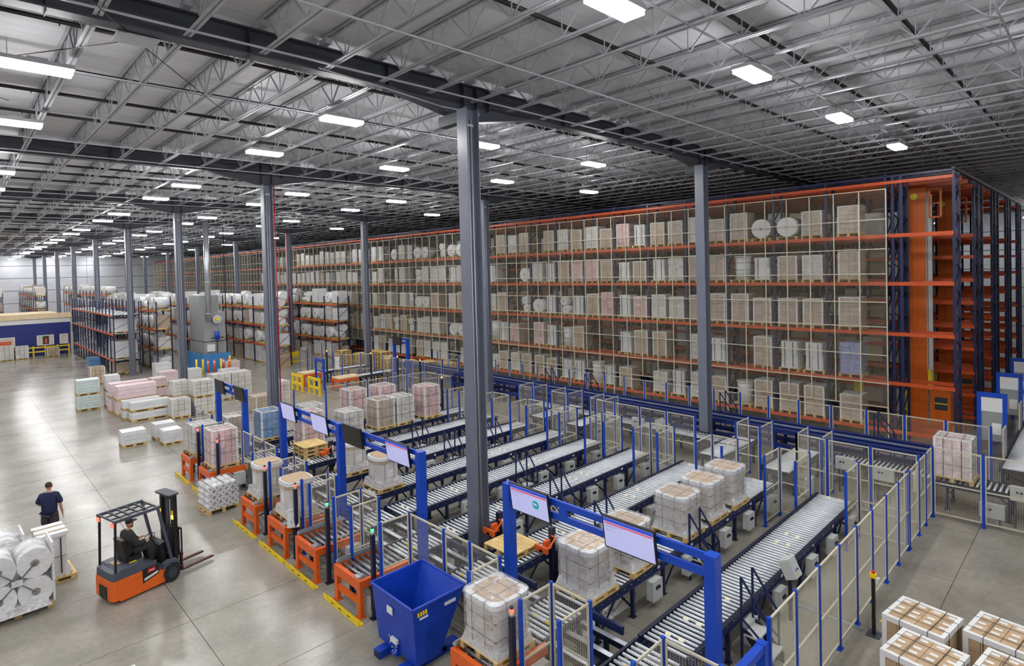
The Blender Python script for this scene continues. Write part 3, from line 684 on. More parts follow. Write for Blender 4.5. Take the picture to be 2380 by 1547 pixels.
def monitor(label, y, style, x=-2.64, z=3.22, w=1.02, h=.58):
    t = thing('monitor', label, 'monitor', (x, y, z), 0, 'gantry monitors'); t.rotation_euler = (0, math.radians(-8), 0)
    b = put('bezel', cached(('bz', w), lambda: MB().box(0, -w/2, -h/2, .05, w/2, h/2, BLACK).box(.05, -.12, -.1, .1, .12, .1, BLACK).mesh('bezel')), t)
    sm = SCREEND if style == 'off' else SCREEN
    s = put('screen', cached(('scr', style == 'off', w), lambda: MB().box(-.006, -w/2+.025, -h/2+.025, 0, w/2-.025, h/2-.025, sm).mesh('screen')), t)
    if style in ('bars', 'icon'):
        put('blue_header', cached('mh', lambda: MB().box(-.009, -w/2+.025, h/2-.085, -.006, w/2-.025, h/2-.025, SCREENB).mesh('blue_header')), s)
        put('red_line', cached('mr', lambda: MB().box(-.009, -w/2+.04, h/2-.125, -.006, w/2-.04, h/2-.1, SCREENR).mesh('red_line')), s)
        put('text_line', cached('mt', lambda: MB().box(-.008, .1, h/2-.155, -.006, w/2-.06, h/2-.148, SCREENT).box(-.008, .25, h/2-.185, -.006, w/2-.06, h/2-.178, SCREENT).box(-.008, .3, h/2-.24, -.006, w/2-.06, h/2-.233, SCREENT).mesh('text_line')), s)
    if style == 'icon':
        put('teal_disc', MB().cyl((-.009, -.18, .0), (-.006, -.18, .0), .085, SCREENG, 20), s)
        put('white_mark', MB().box(-.011, -.22, -.02, -.009, -.14, .02, SCREEN).cyl((-.011, -.15, .01), (-.009, -.15, .01), .03, SCREEN, 10), s)
monitor('lit monitor with a blue header and red line over the wrapped cartons, frontmost', -6.83, 'bars')
monitor('lit monitor showing a teal disc on the frontmost gantry', -4.55, 'icon')
monitor('lit monitor with blue header at the right end of the three-post gantry', .03, 'bars')
monitor('dark switched-off monitor in the middle of the three-post gantry', 2.28, 'off')
monitor('plain lit monitor left of the middle post of the three-post gantry', 4.28, 'plain')
monitor('plain lit monitor at the left end of the three-post gantry', 6.52, 'plain')
monitor('dark monitor at the right of the farthest aisle gantry', 11.05, 'off')
monitor('dark monitor at the left of the farthest aisle gantry', 13.26, 'off')
g4 = gantry('far blue gantry with one dark screen by the empty pallet stacks', [20.6, 22.2], x=11.9, h=3.3)
monitor('dark monitor on the far gantry by the empty pallet stacks', 21.6, 'off', x=11.7, z=3.1)
# ------------------------------------------------------------------ loads on the lanes and tables
RZ = .852
bin_load('wrapped_carton', 'big film-wrapped carton on the foreground infeed table, beside the dumpster', (-3.62, -4.6, RZ))
for x, lab in ((-.97, 'film-wrapped carton at the head of its lane, beside the grey cabinet'), (.5, 'film-wrapped carton half hidden behind the frontmost monitor'), (2.85, 'film-wrapped carton, front one of the three by the step stile'), (4.2, 'film-wrapped carton, middle one of the three by the step stile'), (5.55, 'film-wrapped carton, rearmost of the three by the step stile')):
    bin_load('wrapped_carton', lab, (x, LANES[1], RZ), 'wrapped cartons on one lane')
drum_load('carton_drum', 'white octagonal carton drum on the table with the tilted control box', (-3.62, LANES[5], RZ))
drum_load('carton_drum', 'white octagonal carton drum on the table nearest the pallet of rolls', (-3.62, LANES[6], RZ))
drum_load('carton_drum', 'white octagonal carton drum on a lane under the lit monitor', (-.7, LANES[5], RZ))
drum_load('carton_drum', 'white octagonal carton drum on a lane beside the three stacked pallets', (-.6, LANES[6], RZ))
carton_load('strapped_cartons', 'tall block of pink and white cartons on an infeed table', (-3.62, LANES[8], RZ), CARDP, h=1.25)
carton_load('strapped_cartons', 'tall block of white cartons on the farthest infeed table', (-3.62, LANES[9], RZ), CARDW, h=1.05, nz=5)
for x, l, mt, h, lab in ((-.2, 8, CARDP, 1.25, 'pink cartons behind the post of the three-post gantry'), (1.6, 8, CARDW, .95, 'white cartons low on the strapped-load lane, behind a lit monitor'), (3.2, 8, CARDG, 1.2, 'brownish cartons in the middle of the strapped-load lane'), (4.25, 8, CARDW, 1.15, 'white cartons fourth along the strapped-load lane'), (5.75, 8, CARDP, 1.4, 'tall pink cartons, last load on the strapped-load lane'),
    (.9, 9, CARDW, 1.0, 'white cartons on the lane behind, nearest the aisle'), (3.1, 9, CARDP, 1.35, 'pink cartons on the lane behind, in the middle'), (4.7, 9, CARDP, 1.3, 'pink cartons on the lane behind, farthest along'), (-1.0, 9, CARDB, 1.1, 'blue cartons beside the second column')):
    carton_load('strapped_cartons', f'strapped block of {lab}', (x, LANES[l], RZ), mt, h=h, nz=5 if h < 1.1 else 6, group='strapped loads on the lanes')
carton_load('strapped_cartons', 'brown carton block behind the gantry with dark screens', (-1.6, 14.7, .02), CARDG, h=1.45, nz=5)
carton_load('strapped_cartons', 'block of red and white cartons behind the right-hand fence corner', (12.05, -8.95, RZ), mat('red_white_carton', (226,206,204), .4, var=.2, scale=7, rnd=.1, coat=.4), h=1.2, nz=5, ny=4, nx=3)
def pallet_thing(label, loc, rz=0., group=None, boards=True):
    t = thing('wooden_pallet', label, 'pallet', loc, rz, group)
    put('block_base', palb, t)
    for k in range(7): put('board', pbd, t, (-PD/2+.065+k*(PD-.13)/6, 0, 0))
    return t
pallet_thing('single bare wooden pallet lying beside the nearest column', (-.8, -2.15, RZ+.02))
for k, w in enumerate(('bottom', 'middle', 'top')):
    pallet_thing(f'{w} pallet of the three stacked on a lane under the plain monitors', (-.75, 8.95, RZ+.146*k), group='three stacked pallets')
# pallet dispensers with orange clamps
def clamp(label, x, y, flip):
    t = thing('pallet_clamp', label, 'clamp', (x, y, 0), 0, 'orange pallet clamps')
    put('mast', MB().box(-.07, -.06, 0, .07, .06, 1.45, NAVYD), t)
    put('clamp_arm', MB().box(-.42, -.05+.0, .98, -.06, .05, 1.04, ORANGE).box(-.42, -.2, .98, -.36, .2, 1.12, ORANGE).box(-.3, -.04, 1.04, -.1, .04, 1.2, ORANGE).bar((-.36, -.2, 1.1), (-.1, -.2, 1.28), .03, ORANGE).bar((-.1, -.2, 1.28), (-.05, 0, 1.28), .03, ORANGE), t)
    put('cylinder_unit', MB().cyl((.02, -.1, .9), (.02, -.1, 1.3), .035, STEEL, 8).cyl((.05, .1, .7), (.05, .1, 1.2), .03, BLACK, 8).bar((.05, -.1, .3), (.05, -.1, .9), .02, BLACK), t)
clamp('orange pallet clamp at the right end of the bare pallet', -.2, -2.95, 0); clamp('orange pallet clamp between the bare pallet and the column', -.45, -1.35, 1); clamp('orange pallet clamp at the three stacked pallets', -.35, 8.05, 0)
cab = thing('control_cabinet', 'grey floor-standing control cabinet between bare pallet and wrapped carton', 'cabinet', (.15, -3.35, 0))
put('body', MB().box(-.3, -.2, .05, .3, .2, 1.05, GREYB).box(-.28, -.18, 0, .28, .18, .05, DGREY), cab); put('door', MB().box(-.27, -.215, .1, .27, -.2, 1.0, GREYB), cab); put('switch', MB().cyl((.0, -.215, .7), (.0, -.26, .7), .03, BLACK, 8).cyl((.1, -.215, .72), (.1, -.26, .72), .03, BLACK, 8), cab); put('side_panel', MB().box(-.312, -.16, .12, -.3, .16, .98, GREYB), cab)
def tilted_box(label, loc, rz):
    t = thing('operator_box', label, 'control box', loc, rz)
    put('stand', MB().box(-.03, -.03, -loc[2], .03, .03, 0, NAVYD), t)
    b = put('box', MB().box(-.16, -.12, -.2, .16, .12, .2, GREYB), t, rot=(math.radians(-25), 0, 0)); put('button', MB().cyl((-.05, -.12, -.05), (-.05, -.135, -.05), .02, SCREENB, 8).cyl((.04, -.12, -.05), (.04, -.135, -.05), .02, BLACK, 8).cyl((.0, -.12, -.12), (0, -.135, -.12), .02, YEL, 8), b)
tilted_box('grey tilted operator box standing at the drum table', (-4.0, 3.2, 1.0), -.5); tilted_box('grey tilted operator box beside the last lane, near the right-hand fence', (2.35, -7.55, 1.15), 0.); tilted_box('grey tilted operator box past the lane ends, beside the far column', (9.9, .1, 1.45), 0.)
for x, y, z, lab in ((-4.05, -.75-4.6-.35, .55, 'beside the foreground infeed table'), (8.75, -5.8, .6, 'at the far end of the lanes, second gap'), (10.9, -8.2, .75, 'outside the corner of the right-hand fence')):
    t = thing('junction_box', f'grey electrical box on a dark stand {lab}', 'control box', (x, y, 0)); put('stand', MB().box(-.12, -.02, 0, -.08, .02, z, BLACK).box(.08, -.02, 0, .12, .02, z, BLACK), t); put('box', MB().box(-.16, -.08, z-.1, .16, .08, z+.38, GREYB), t)
# step stiles over the lanes
def stile(label, x, y, z=0., steps=True):
    t = thing('step_stile', label, 'steps', (x, y, z), 0, 'navy step stiles')
    for s in (0, .52):
        put('handrail', cached('hr', lambda: MB().bar((0, .0, 0), (0, 0, 1.65), .038, NAVY).bar((0, 0, 1.65), (0, -.5, .95), .034, NAVY).bar((0, -.5, .95), (0, -.5, 0), .034, NAVY).bar((0, 0, .85), (0, -.5, .45), .03, NAVY).mesh('handrail')), t, (s, 0, 0))
    if steps: put('tread', cached('tr', lambda: MB().box(0, -.32, .52, .52, -.04, .56, GREYB).mesh('tread')), t); put('tread', cached('tr', None), t, (0, -.26, -.26)); [put('stringer', cached('sg', lambda: MB().profile([(-.6, 0), (-.45, 0), (-.02, .56), (-.02, .66), (-.16, .6), (-.6, .2)], 'x', .0, .02, NAVYD).mesh('stringer')), t, (q, 0, 0)) for q in (.01, .49)]
stile('navy step stile at the last lane, near the right-hand fence', .32, -7.38); stile('navy step stile at the lane of wrapped cartons', 2.35, -5.2); stile('navy step stile beside the bare-pallet lane, behind the gantry beam', 1.45, -3.0); stile('navy step stile right of the nearest column', 2.2, -.78); stile('navy step stile left of the nearest column', 2.9, 1.36); stile('navy step stile among the middle lanes', 3.0, 5.35); stile('navy step stile beside the tall strapped loads', 3.1, 7.62); stile('second navy step stile beside the tall strapped loads', 5.2, 5.35)

# ------------------------------------------------------------------ blue self-dumping hopper
hp = thing('dumpster', 'blue self-dumping steel hopper standing before the infeed tables', 'dumpster', (-3.9, -2.55, 0))
def hopper():
    m = MB(); t = .02; H0, H1 = .19, 1.35
    # outline in XZ: steep at the aisle end, sloping up to the lanes
    T_ = [(-.66, -.72), (.62, -.72), (.62, .74), (-.66, .74)]; B = [(-.56, -.66), (.0, -.66), (.0, .68), (-.56, .68)]
    def ring(q, z, k=1., d=0): return [(x*1-math.copysign(d, x), y-math.copysign(d, y), z) for x, y in q]
    i = len(m.v); m.v += ring(B, H0)+ring(T_, H1)+ring(T_, H1, 1, .03)+ring(B, H0+.03, 1, .03)
    for j in range(4):
        k = (j+1) % 4
        m.face([i+j, i+k, i+4+k, i+4+j], BLUED); m.face([i+4+j, i+4+k, i+8+k, i+8+j], BLUED); m.face([i+8+j, i+8+k, i+12+k, i+12+j], BLUED)
    m.face([i+3, i+2, i+1, i], BLUED); m.face([i+12, i+13, i+14, i+15], BLUED)
    return m
put('hopper_body', hopper(), hp)
rim = MB()
for a, b in (((-.67, -.73, 1.35), (.63, -.73, 1.35)), ((.63, -.73, 1.35), (.63, .75, 1.35)), ((.63, .75, 1.35), (-.67, .75, 1.35)), ((-.67, .75, 1.35), (-.67, -.73, 1.35))): rim.bar(a, b, .045, BLUED)
put('rim', rim, hp)
put('fork_base', MB().box(-.8, -.5, .0, .62, -.3, .15, BLUED).box(-.8, .3, .0, .62, .5, .15, BLUED).box(-.45, -.5, .06, -.35, .5, .2, BLUED).box(.2, -.5, .06, .3, .5, .2, BLUED), hp)
put('fork_pocket_opening', MB().box(-.806, -.48, .02, -.8, -.32, .13, BLACK).box(-.806, .32, .02, -.8, .48, .13, BLACK), hp)
put('latch_bracket', MB().box(-.62, -.06, .2, -.52, .06, .45, BLUED).box(-.66, -.1, .17, -.5, .1, .23, BLUED), hp)
ch = MB()
for k in range(9): t_ = k/8; ch.cyl((-.64-.02*math.sin(k*2), .16-.3*t_, .5-.32*math.sin(t_*3.14)*.9), (-.64, .14-.3*t_, .49-.32*math.sin(t_*3.14)*.9), .016, GALV, 6)
put('chain', ch, hp)
lb = MB(); lb.box(-.672, -.02, .98, -.655, .17, 1.12, EDGE); lb.box(-.66, -.12, .42, -.6, .1, .5, EDGE)
put('label_plate', lb, hp); put('label_plate', MB().box(.1, -.735, 1.14, .38, -.72, 1.2, EDGE).box(-.5, -.72, 1.1, -.3, -.705, 1.14, EDGE), hp)
hz = MB()
for k in range(4): hz.box(-.55+.06*k, -.735, 1.18, -.515+.06*k, -.715, 1.26, YEL)
put('hazard_strip', hz, hp)

# ------------------------------------------------------------------ strapped carton pallets at the lower right
cn = 0
for x, y, lab in ((2.35, -9.9, 'rear left'), (2.75, -11.05, 'rear right'), (1.15, -10.15, 'front left'), (1.5, -11.3, 'front right')):
    t = thing('boxed_pallet', f'strapped pallet of cartons with white frame, {lab} of the four by the fence', 'pallet load', (x, y, 0), math.radians(-8), 'strapped carton pallets')
    pallet_part(t); w, d, h = .98, .98, .93; z = PH
    cme = cached('bpc', lambda: MB().box(-.116, -.116, 0, .116, .116, .912/3-.004, CARD).mesh('carton'))
    lme = cached('bpl', lambda: MB().box(-.05, -.085, 0, .02, .03, .002, EDGE).mesh('paper_label'))
    for k in range(3):
        for a in range(4):
            for b in range(4):
                if k < 2 and 0 < a < 3 and 0 < b < 3: continue
                c = put('carton', cme, t, (-.36+.24*a, -.36+.24*b, z+.912/3*k))
                if k == 2: put('paper_label', lme, c, (.02 if a % 2 else -.04, .03, .912/3-.003))
    fr = MB()
    for s in (-1, 1):
        fr.box(-d/2, s*w/2-.07 if s > 0 else -w/2, h-.1, d/2, s*w/2 if s > 0 else -w/2+.07, h, EDGE)
        fr.box(s*d/2-.07 if s > 0 else -d/2, -w/2+.07, h-.1, s*d/2 if s > 0 else -d/2+.07, w/2-.07, h, EDGE)
        for q in (-1, 1): fr.box(min(s*d/2, s*(d/2-.08)), min(q*w/2, q*(w/2-.08)), 0, max(s*d/2, s*(d/2-.08)), max(q*w/2, q*(w/2-.08)), h-.1, EDGE)
    put('edge_frame', cached('bpf', lambda: fr.mesh('edge_frame')), t, (0, 0, z))
    st = MB()
    for s in (-.24, .2):
        st.box(s-.006, -w/2-.004, h, s+.006, w/2+.004, h+.004, STRAP); st.box(-d/2-.004, s-.005, h, d/2+.004, s+.005, h+.005, STRAP)
        for q in (-1, 1): st.box(s-.006, q*w/2-.004, 0, s+.006, q*w/2+.004, h, STRAP); st.box(q*d/2-.004, s-.005, 0, q*d/2+.004, s+.005, h, STRAP)
    put('straps', cached('bps', lambda: st.mesh('straps')), t, (0, 0, z))
tp = thing('hazard_tape', 'yellow and black hazard tape stuck to the floor between the strapped cartons', 'floor tape', (0, 0, 0)); hzm = MB()
for k in range(34): hzm.box(3.6, -8.9-.12*k, .001, 3.68, -8.96-.12*k, .003, YEL); hzm.box(3.6, -8.96-.12*k, .001, 3.68, -9.02-.12*k, .003, HAZB)
put('tape_strip', hzm, tp)
ep = thing('stop_button_post', 'dark post with a red and yellow stop button outside the right-hand fence', 'post', (3.0, -8.95, 0))
put('post', MB().box(-.03, -.03, 0, .03, .03, 1.2, BLACK).box(-.14, -.12, 0, .14, .12, .02, DGREY), ep); put('button_box', MB().box(-.05, -.06, 1.2, .05, .06, 1.29, YEL), ep); put('button', MB().cyl((0, 0, 1.29), (0, 0, 1.34), .035, REDP, 12), ep); put('side_box', MB().box(-.07, -.11, 1.12, .05, -.05, 1.22, GREYB), ep)
put('floor_channel', MB(), None) if False else None
fcn = tag(put('floor_channel', MB().box(2.96, -8.75, 0, 3.04, -7.3, .04, STEEL)), 'flat steel cable channel on the floor leading to the stop button post', 'cable channel')
# ------------------------------------------------------------------ white rolls on pallets near the aisle
def roll_pack(name, label, loc, rz, nl, nz, r, L, axis='x', rows=1, group=None):
    """rolls lying with their axes along local x, nl side by side, nz high"""
    t = thing(name, label, 'pallet load', loc, rz, group)
    W = nl*2*r; s = max(W/PW, .6); p = put('pallet', palf, t, (0, 0, 0), 0, None, ((L*rows)/PD*1.02, s, 1)); z = PH
    rm = cached(('rl', r, L), lambda: MB().cyl((-L/2, 0, 0), (L/2, 0, 0), r, ROLLW, 20).mesh('roll'))
    cm_ = cached(('rc', r, L), lambda: MB().cyl((-L/2-.004, 0, 0), (L/2+.004, 0, 0), r*.26, CORE, 12).mesh('core'))
    for c in range(rows):
        for a in range(nl):
            for k in range(nz):
                o = put('roll', rm, t, ((c-(rows-1)/2)*L*1.01, -W/2+r+2*r*a, z+r+2*r*k)); put('core', cm_, o)
    return t
def bag_film(t, d, w, h, z=PH): put('film', cached(('bf', d, w, h), lambda: MB().box(-d/2, -w/2, 0, d/2, w/2, h, FILM).mesh('film')), t, (0, 0, z))
t = roll_pack('roll_pallet', 'pallet of small white rolls showing their grey ends, by the drum tables', (-4.35, 8.35, 0), -math.pi/2+.05, 5, 4, .1, .46, rows=2); bag_film(t, .96, 1.04, .82)
for k, a in enumerate((-.36, .0, .36)): put('strap', MB().box(-.5, a*1.2-.01, PH+.825, .5, a*1.2+.01, PH+.832, STRAP), t)
t = roll_pack('roll_pallet', 'pallet of big white rolls with crossed straps at the lower left edge', (-9.85, 5.42, 0), -math.pi/2+.04, 2, 2, .34, .4, rows=2)
ps_ = MB()
for a, b in (((-.42, -.36, .36), (-.42, .36, 1.12)), ((-.42, .36, .36), (-.42, -.36, 1.12))): pass
ps_.bar((.42, -.34, PH+.34), (.42, .34, PH+1.02), .02, STRAP); ps_.bar((.42, .34, PH+.34), (.42, -.34, PH+1.02), .02, STRAP); ps_.box(.41, -.1, PH+.6, .43, .1, PH+.74, EDGE); put('crossed_strap', ps_, t)
put('edge_board', MB().box(-.42, .66, PH, .42, .7, PH+1.4, EDGE).box(-.42, -.7, PH, .42, -.66, PH+1.4, EDGE), t); bag_film(t, .88, 1.42, 1.42); skirt(t, PH, 1.25, .14)
t = roll_pack('roll_pallet', 'pallet of big white rolls, middle one of the three at the left edge', (-10.3, 6.6, 0), -math.pi/2+.04, 2, 2, .33, .4, rows=2); put('edge_board', MB().box(-.42, .66, PH, .42, .7, PH+1.36, EDGE).box(-.42, -.7, PH, .42, -.66, PH+1.36, EDGE), t); bag_film(t, .88, 1.4, 1.38)
t = roll_pack('roll_pallet', 'pallet of white rolls, rearmost of the three at the left edge', (-10.75, 7.7, 0), -math.pi/2+.04, 2, 2, .31, .4, rows=2); put('edge_board', MB().box(-.42, .62, PH, .42, .66, PH+1.28, EDGE).box(-.42, -.66, PH, .42, -.62, PH+1.28, EDGE), t); bag_film(t, .88, 1.34, 1.3)
t = thing('wrapped_pallet', 'two-tier white wrapped pallet with brown tape, behind the walking person', 'pallet load', (-9.05, 6.75, 0), .06); pallet_part(t, 0, False)
put('lower_tier', MB().prism(rrect(.6, .84, .08), 0, .5, FILMW), t, (0, 0, PH)); put('upper_tier', MB().prism(rrect(.62, .84, .16), 0, .52, FILMW), t, (0, 0, PH+.52)); put('top_sheet', MB().prism(rrect(.66, .9, .03), 0, .1, EDGE), t, (0, 0, PH+1.04))
tpb = MB()
for s in (-.2, .16): tpb.box(-.335, s-.03, PH+.7, -.312, s+.03, PH+1.15, CARD); tpb.box(-.34, s-.03, PH+1.145, .34, s+.03, PH+1.15, CARD); tpb.box(s-.012, -.455, PH+.08, s+.012, -.425, PH+1.0, STRAP)
put('tape', tpb, t); skirt(t, PH, .86, .14)
tag(put('white_slab', MB().box(-8.78, .6, 0, -8.3, 1.05, .08, EDGE)), 'white board corner lying at the bottom edge of the aisle', 'board')

# ------------------------------------------------------------------ people
def skin_obj(name, pts, edges, m, parent, sub=2, root=0):
    me = bpy.data.meshes.new(name); me.from_pydata([p[:3] for p in pts], edges, []); me.materials.append(m)
    o = put(name, me, parent); s = o.modifiers.new('skin', 'SKIN'); s.use_smooth_shade = True
    for i, p in enumerate(pts): me.skin_vertices[0].data[i].radius = (p[3], p[4] if len(p) > 4 else p[3]); me.skin_vertices[0].data[i].use_root = (i == root)
    u = o.modifiers.new('sub', 'SUBSURF'); u.levels = 1; u.render_levels = sub
    return o
def chain(*n): return [(a, b) for a, b in zip(n, n[1:])]
def ball(name, c, r, m, parent, sc_=(1,1,1)):
    rings = []
    for k in range(9):
        a = math.pi*k/8; rings.append([(c[0]+r*sc_[0]*math.sin(a)*math.cos(2*math.pi*j/14)+1e-5, c[1]+r*sc_[1]*math.sin(a)*math.sin(2*math.pi*j/14), c[2]-r*sc_[2]*math.cos(a)) for j in range(14)])
    return put(name, MB().loft(rings, m), parent)
def fingers(pts, edges, hand, dirv, side, curl=.5):
    """five short chains rooted in the palm vertex"""
    h = Vector(pts[hand][:3]); d = Vector(dirv).normalized(); s = Vector(side).normalized(); dn = d.cross(s)
    for k, (o, l) in enumerate(((-.028, .07), (-.01, .082), (.01, .078), (.028, .062))):
        b = h+s*o+d*.04; i = len(pts); pts.append((*b, .011)); pts.append((*(b+d*l*.55+dn*l*.2*curl), .0095)); pts.append((*(b+d*l*.85+dn*l*.6*curl), .008)); edges += [(hand, i), (i, i+1), (i+1, i+2)]
    b = h-s*.035+d*.01; i = len(pts); pts.append((*b, .012)); pts.append((*(b-s*.02+d*.035+dn*.01), .01)); edges += [(hand, i), (i, i+1)]
# walking man seen from behind; he faces +Y
pp = thing('person', 'person in a navy shirt and charcoal shorts walking away along the aisle', 'person', (-8.78, 9.45, 0), math.radians(-22))
P_ = [(0,0,.95,.14,.11),(0,0,1.18,.15,.11),(0,.0,1.4,.17,.11),(0,.01,1.5,.06),(0,.03,1.6,.055),   # pelvis..neck,head base
      (-.1,0,.9,.09),(-.12,.06,.5,.06),(-.12,.0,.1,.045),(-.12,.1,.04,.045),(-.12,.18,.03,.04),
      (.1,0,.9,.09),(.12,-.02,.5,.06),(.12,-.16,.14,.045),(.12,-.1,.05,.045),(.12,-.0,.03,.04),
      (-.19,0,1.42,.06),(-.27,.0,1.15,.048),(-.22,.2,1.08,.038),(-.16,.26,1.09,.026),
      (.19,0,1.42,.06),(.27,-.02,1.14,.048),(.29,.06,.88,.036),(.29,.1,.8,.026)]
E_ = chain(0,1,2,3,4)+chain(0,5,6,7,8,9)+chain(0,10,11,12,13,14)+chain(2,15,16,17,18)+chain(2,19,20,21,22)
fingers(P_, E_, 18, (.5,.6,.0), (0,0,1)); fingers(P_, E_, 22, (0,.3,-.9), (0,1,.2))
skin_obj('body', P_, E_, SKIN, pp)
skin_obj('shirt', [(0,0,.78,.23,.17),(0,0,1.05,.215,.16),(0,0,1.3,.215,.155),(0,.0,1.5,.09),(-.2,0,1.4,.095),(-.29,0,1.16,.085),(.2,0,1.4,.095),(.3,-.02,1.12,.085)], chain(0,1,2,3)+chain(2,4,5)+chain(2,6,7), SHIRT, pp)
skin_obj('shorts', [(0,0,1.0,.19,.15),(-.1,0,.84,.125),(-.125,.04,.48,.13),(.1,0,.84,.125),(.125,-.02,.48,.13)], chain(0,1,2)+chain(0,3,4), SHORTS, pp)
ball('head', (0,.03,1.67), .1, SKIN, pp, (.82,.98,1.15)); ball('hair', (0,.0,1.715), .1, HAIR, pp, (.9,1.0,.85))
ball('ear', (-.085,.03,1.66), .025, SKIN, pp, (.5,1,1.3)); ball('ear', (.085,.03,1.66), .025, SKIN, pp, (.5,1,1.3)); ball('nose', (0,.135,1.65), .018, SKIN, pp, (.8,1.2,1.3))
put('eye', MB().cbox((-.035,.122,1.68), (.025,.006,.012), BLACK).cbox((.035,.122,1.68), (.025,.006,.012), BLACK), pp); put('mouth', MB().cbox((0,.12,1.61), (.045,.008,.008), REDP), pp)
for s, y in ((-.12, .1), (.12, -.08)): ball('shoe', (s, y, .05), .06, BLACK, pp, (.85,2.2,.85))
ball('sock', (-.12, .0, .13), .055, EDGE, pp, (1,1,1.2)); ball('sock', (.12, -.15, .16), .055, EDGE, pp, (1,1,1.2))
clip = tag(put('clipboard', MB().box(-.01, -.09, -.14, .01, .1, .14, EDGE), None, (-8.46, 9.42, .8), 0), 'white clipboard held in the right hand of the walking person', 'clipboard')

# ------------------------------------------------------------------ forklift
FX = thing('forklift', 'orange and grey three-wheel forklift driving along the aisle', 'forklift', (-7.72, 4.58, 0), math.radians(14))
FORK = mat('fork_steel', (92,52,48), .5, .4); FOR = mat('forklift_orange', (232,104,28), .38, var=.05); FGR = mat('forklift_grey', (76,82,96), .45, var=.05)
def shell(pts, y, m, name, par=FX): return put(name, MB().profile(pts, 'y', -y, y, m), par)
lo = [(-.78,.12),(-.72,.06),(.52,.06),(.56,.16),(.56,.4),(-.05,.4),(-.08,.58),(-.8,.58)]
put('chassis', MB().profile(lo, 'y', -.5, .5, FOR), FX)
hd = [(-.8,.58),(-.08,.58),(-.05,.46),(.3,.46),(.3,.64),(-.02,.72),(-.06,.8),(-.7,.8),(-.8,.72)]
put('hood', MB().profile(hd, 'y', -.49, .49, FGR), FX)
put('counterweight', MB().prism(rrect(.3, .98, .12), .1, .57, FOR), FX, (-.78, 0, 0)); put('counterweight_top', MB().prism(rrect(.3, .96, .12), .57, .76, FGR, k=.96), FX, (-.76, 0, 0))
put('side_panel', MB().profile([(-.12, .26), (.34, .36), (.34, .6), (-.12, .6)], 'y', -.508, -.498, BLACK), FX); lg = put('logo_plate', MB().box(.02, -.514, .47, .24, -.508, .57, REDP), FX); put('white_stripe', MB().profile([(-.08, .31), (.31, .39), (.31, .44), (-.08, .37)], 'y', -.514, -.508, EDGE), FX)
lm_ = MB(); lm_.box(.06, -.517, .51, .2, -.514, .53, EDGE); put('logo_mark', lm_, lg)
put('rear_opening', MB().box(-.945, -.2, .1, -.93, .2, .4, BLACK), FX)
for s in (-1, 1):
    w = put('wheel', cached('fkw', lambda: MB().cyl((0, -.09, 0), (0, .09, 0), .235, RUBBER, 20).mesh('wheel')), FX, (.72, s*.46, .235)); put('hub', cached('fkh', lambda: MB().cyl((0, -.095, 0), (0, .095, 0), .13, DGREY, 14).mesh('hub')), w)
    put('fender', MB().profile([(.44,.4),(.5,.52),(.66,.56),(.9,.52),(.96,.4),(.9,.44),(.72,.49),(.54,.44)], 'y', s*.46-.09, s*.46+.09, FGR), FX)
put('rear_wheel', MB().cyl((-.6, -.09, .17), (-.6, .09, .17), .17, RUBBER, 16), FX)
put('floor_plate', MB().box(.3, -.46, .4, .62, .46, .46, FGR), FX); put('dash', MB().profile([(.55,.46),(.68,.46),(.66,1.02),(.5,.96)], 'y', -.3, .3, BLACK), FX)
for s in (-1, 1):
    put('rear_pillar', MB().bar((-.8, s*.42, .75), (-.76, s*.42, 1.98), .05, BLACK), FX); put('front_pillar', MB().bar((.78, s*.42, .5), (.42, s*.42, 1.98), .07, FGR), FX)
    put('roof_rail', MB().box(-.82, s*.44-.03, 1.95, .46, s*.44+.03, 2.02, FGR), FX)
for k in range(6): put('roof_bar', cached('rfb', lambda: MB().box(-.018, -.42, 1.97, .018, .42, 2.01, DGREY).mesh('roof_bar')), FX, (-.78+.24*k, 0, 0))
for y in (-.2, .1): put('roof_slat', cached('rfs', lambda: MB().box(-.8, -.018, 1.972, .44, .018, 2.005, DGREY).mesh('roof_slat')), FX, (0, y, 0))
put('tail_lamp', MB().box(-.84, -.42, 1.86, -.8, -.32, 1.94, REDL), FX); put('tail_lamp', MB().box(-.84, .32, 1.86, -.8, .42, 1.94, REDL), FX); put('work_lamp', MB().box(.46, -.4, 1.82, .52, -.3, 1.92, ORAL), FX)
seat = put('seat', MB().box(-.42, -.24, .8, .02, .24, .92, BLACK), FX); put('seat_back', MB().profile([(-.42,.92),(-.3,.92),(-.4,1.38),(-.52,1.38)], 'y', -.22, .22, BLACK), seat)
wl = MB()
for k in range(14):
    a, b = 2*math.pi*k/14, 2*math.pi*(k+1)/14; f = lambda q: (.38+.15*math.cos(q)*.85, .17*math.sin(q), 1.14+.15*math.cos(q)*.5); wl.bar(f(a), f(b), .022, BLACK, n=6)
wl.bar((.38,0,1.14), (.5,0,.96), .04, BLACK); put('steering_wheel', wl, FX)
put('yellow_sticker', MB().box(-.35, -.3, .802, -.15, -.15, .806, YEL), FX); put('brown_pad', MB().box(-.66, -.1, .802, -.5, .2, .82, CARD), FX)
for s in (-1, 1):
    put('mast_rail', MB().box(.92, s*.3-.05, .08, 1.04, s*.3+.05, 2.12, BLACK), FX); put('inner_rail', MB().box(1.0, s*.22-.03, .1, 1.08, s*.22+.03, 2.05, DGREY), FX)
put('mast_crossbar', MB().box(.92, -.3, 2.0, 1.04, .3, 2.1, BLACK).box(.92, -.3, 1.2, .98, .3, 1.28, BLACK).box(.92, -.3, .4, .98, .3, .5, BLACK), FX); put('lift_cylinder', MB().cyl((.97, 0, .1), (.97, 0, 1.95), .045, DGREY, 10), FX)
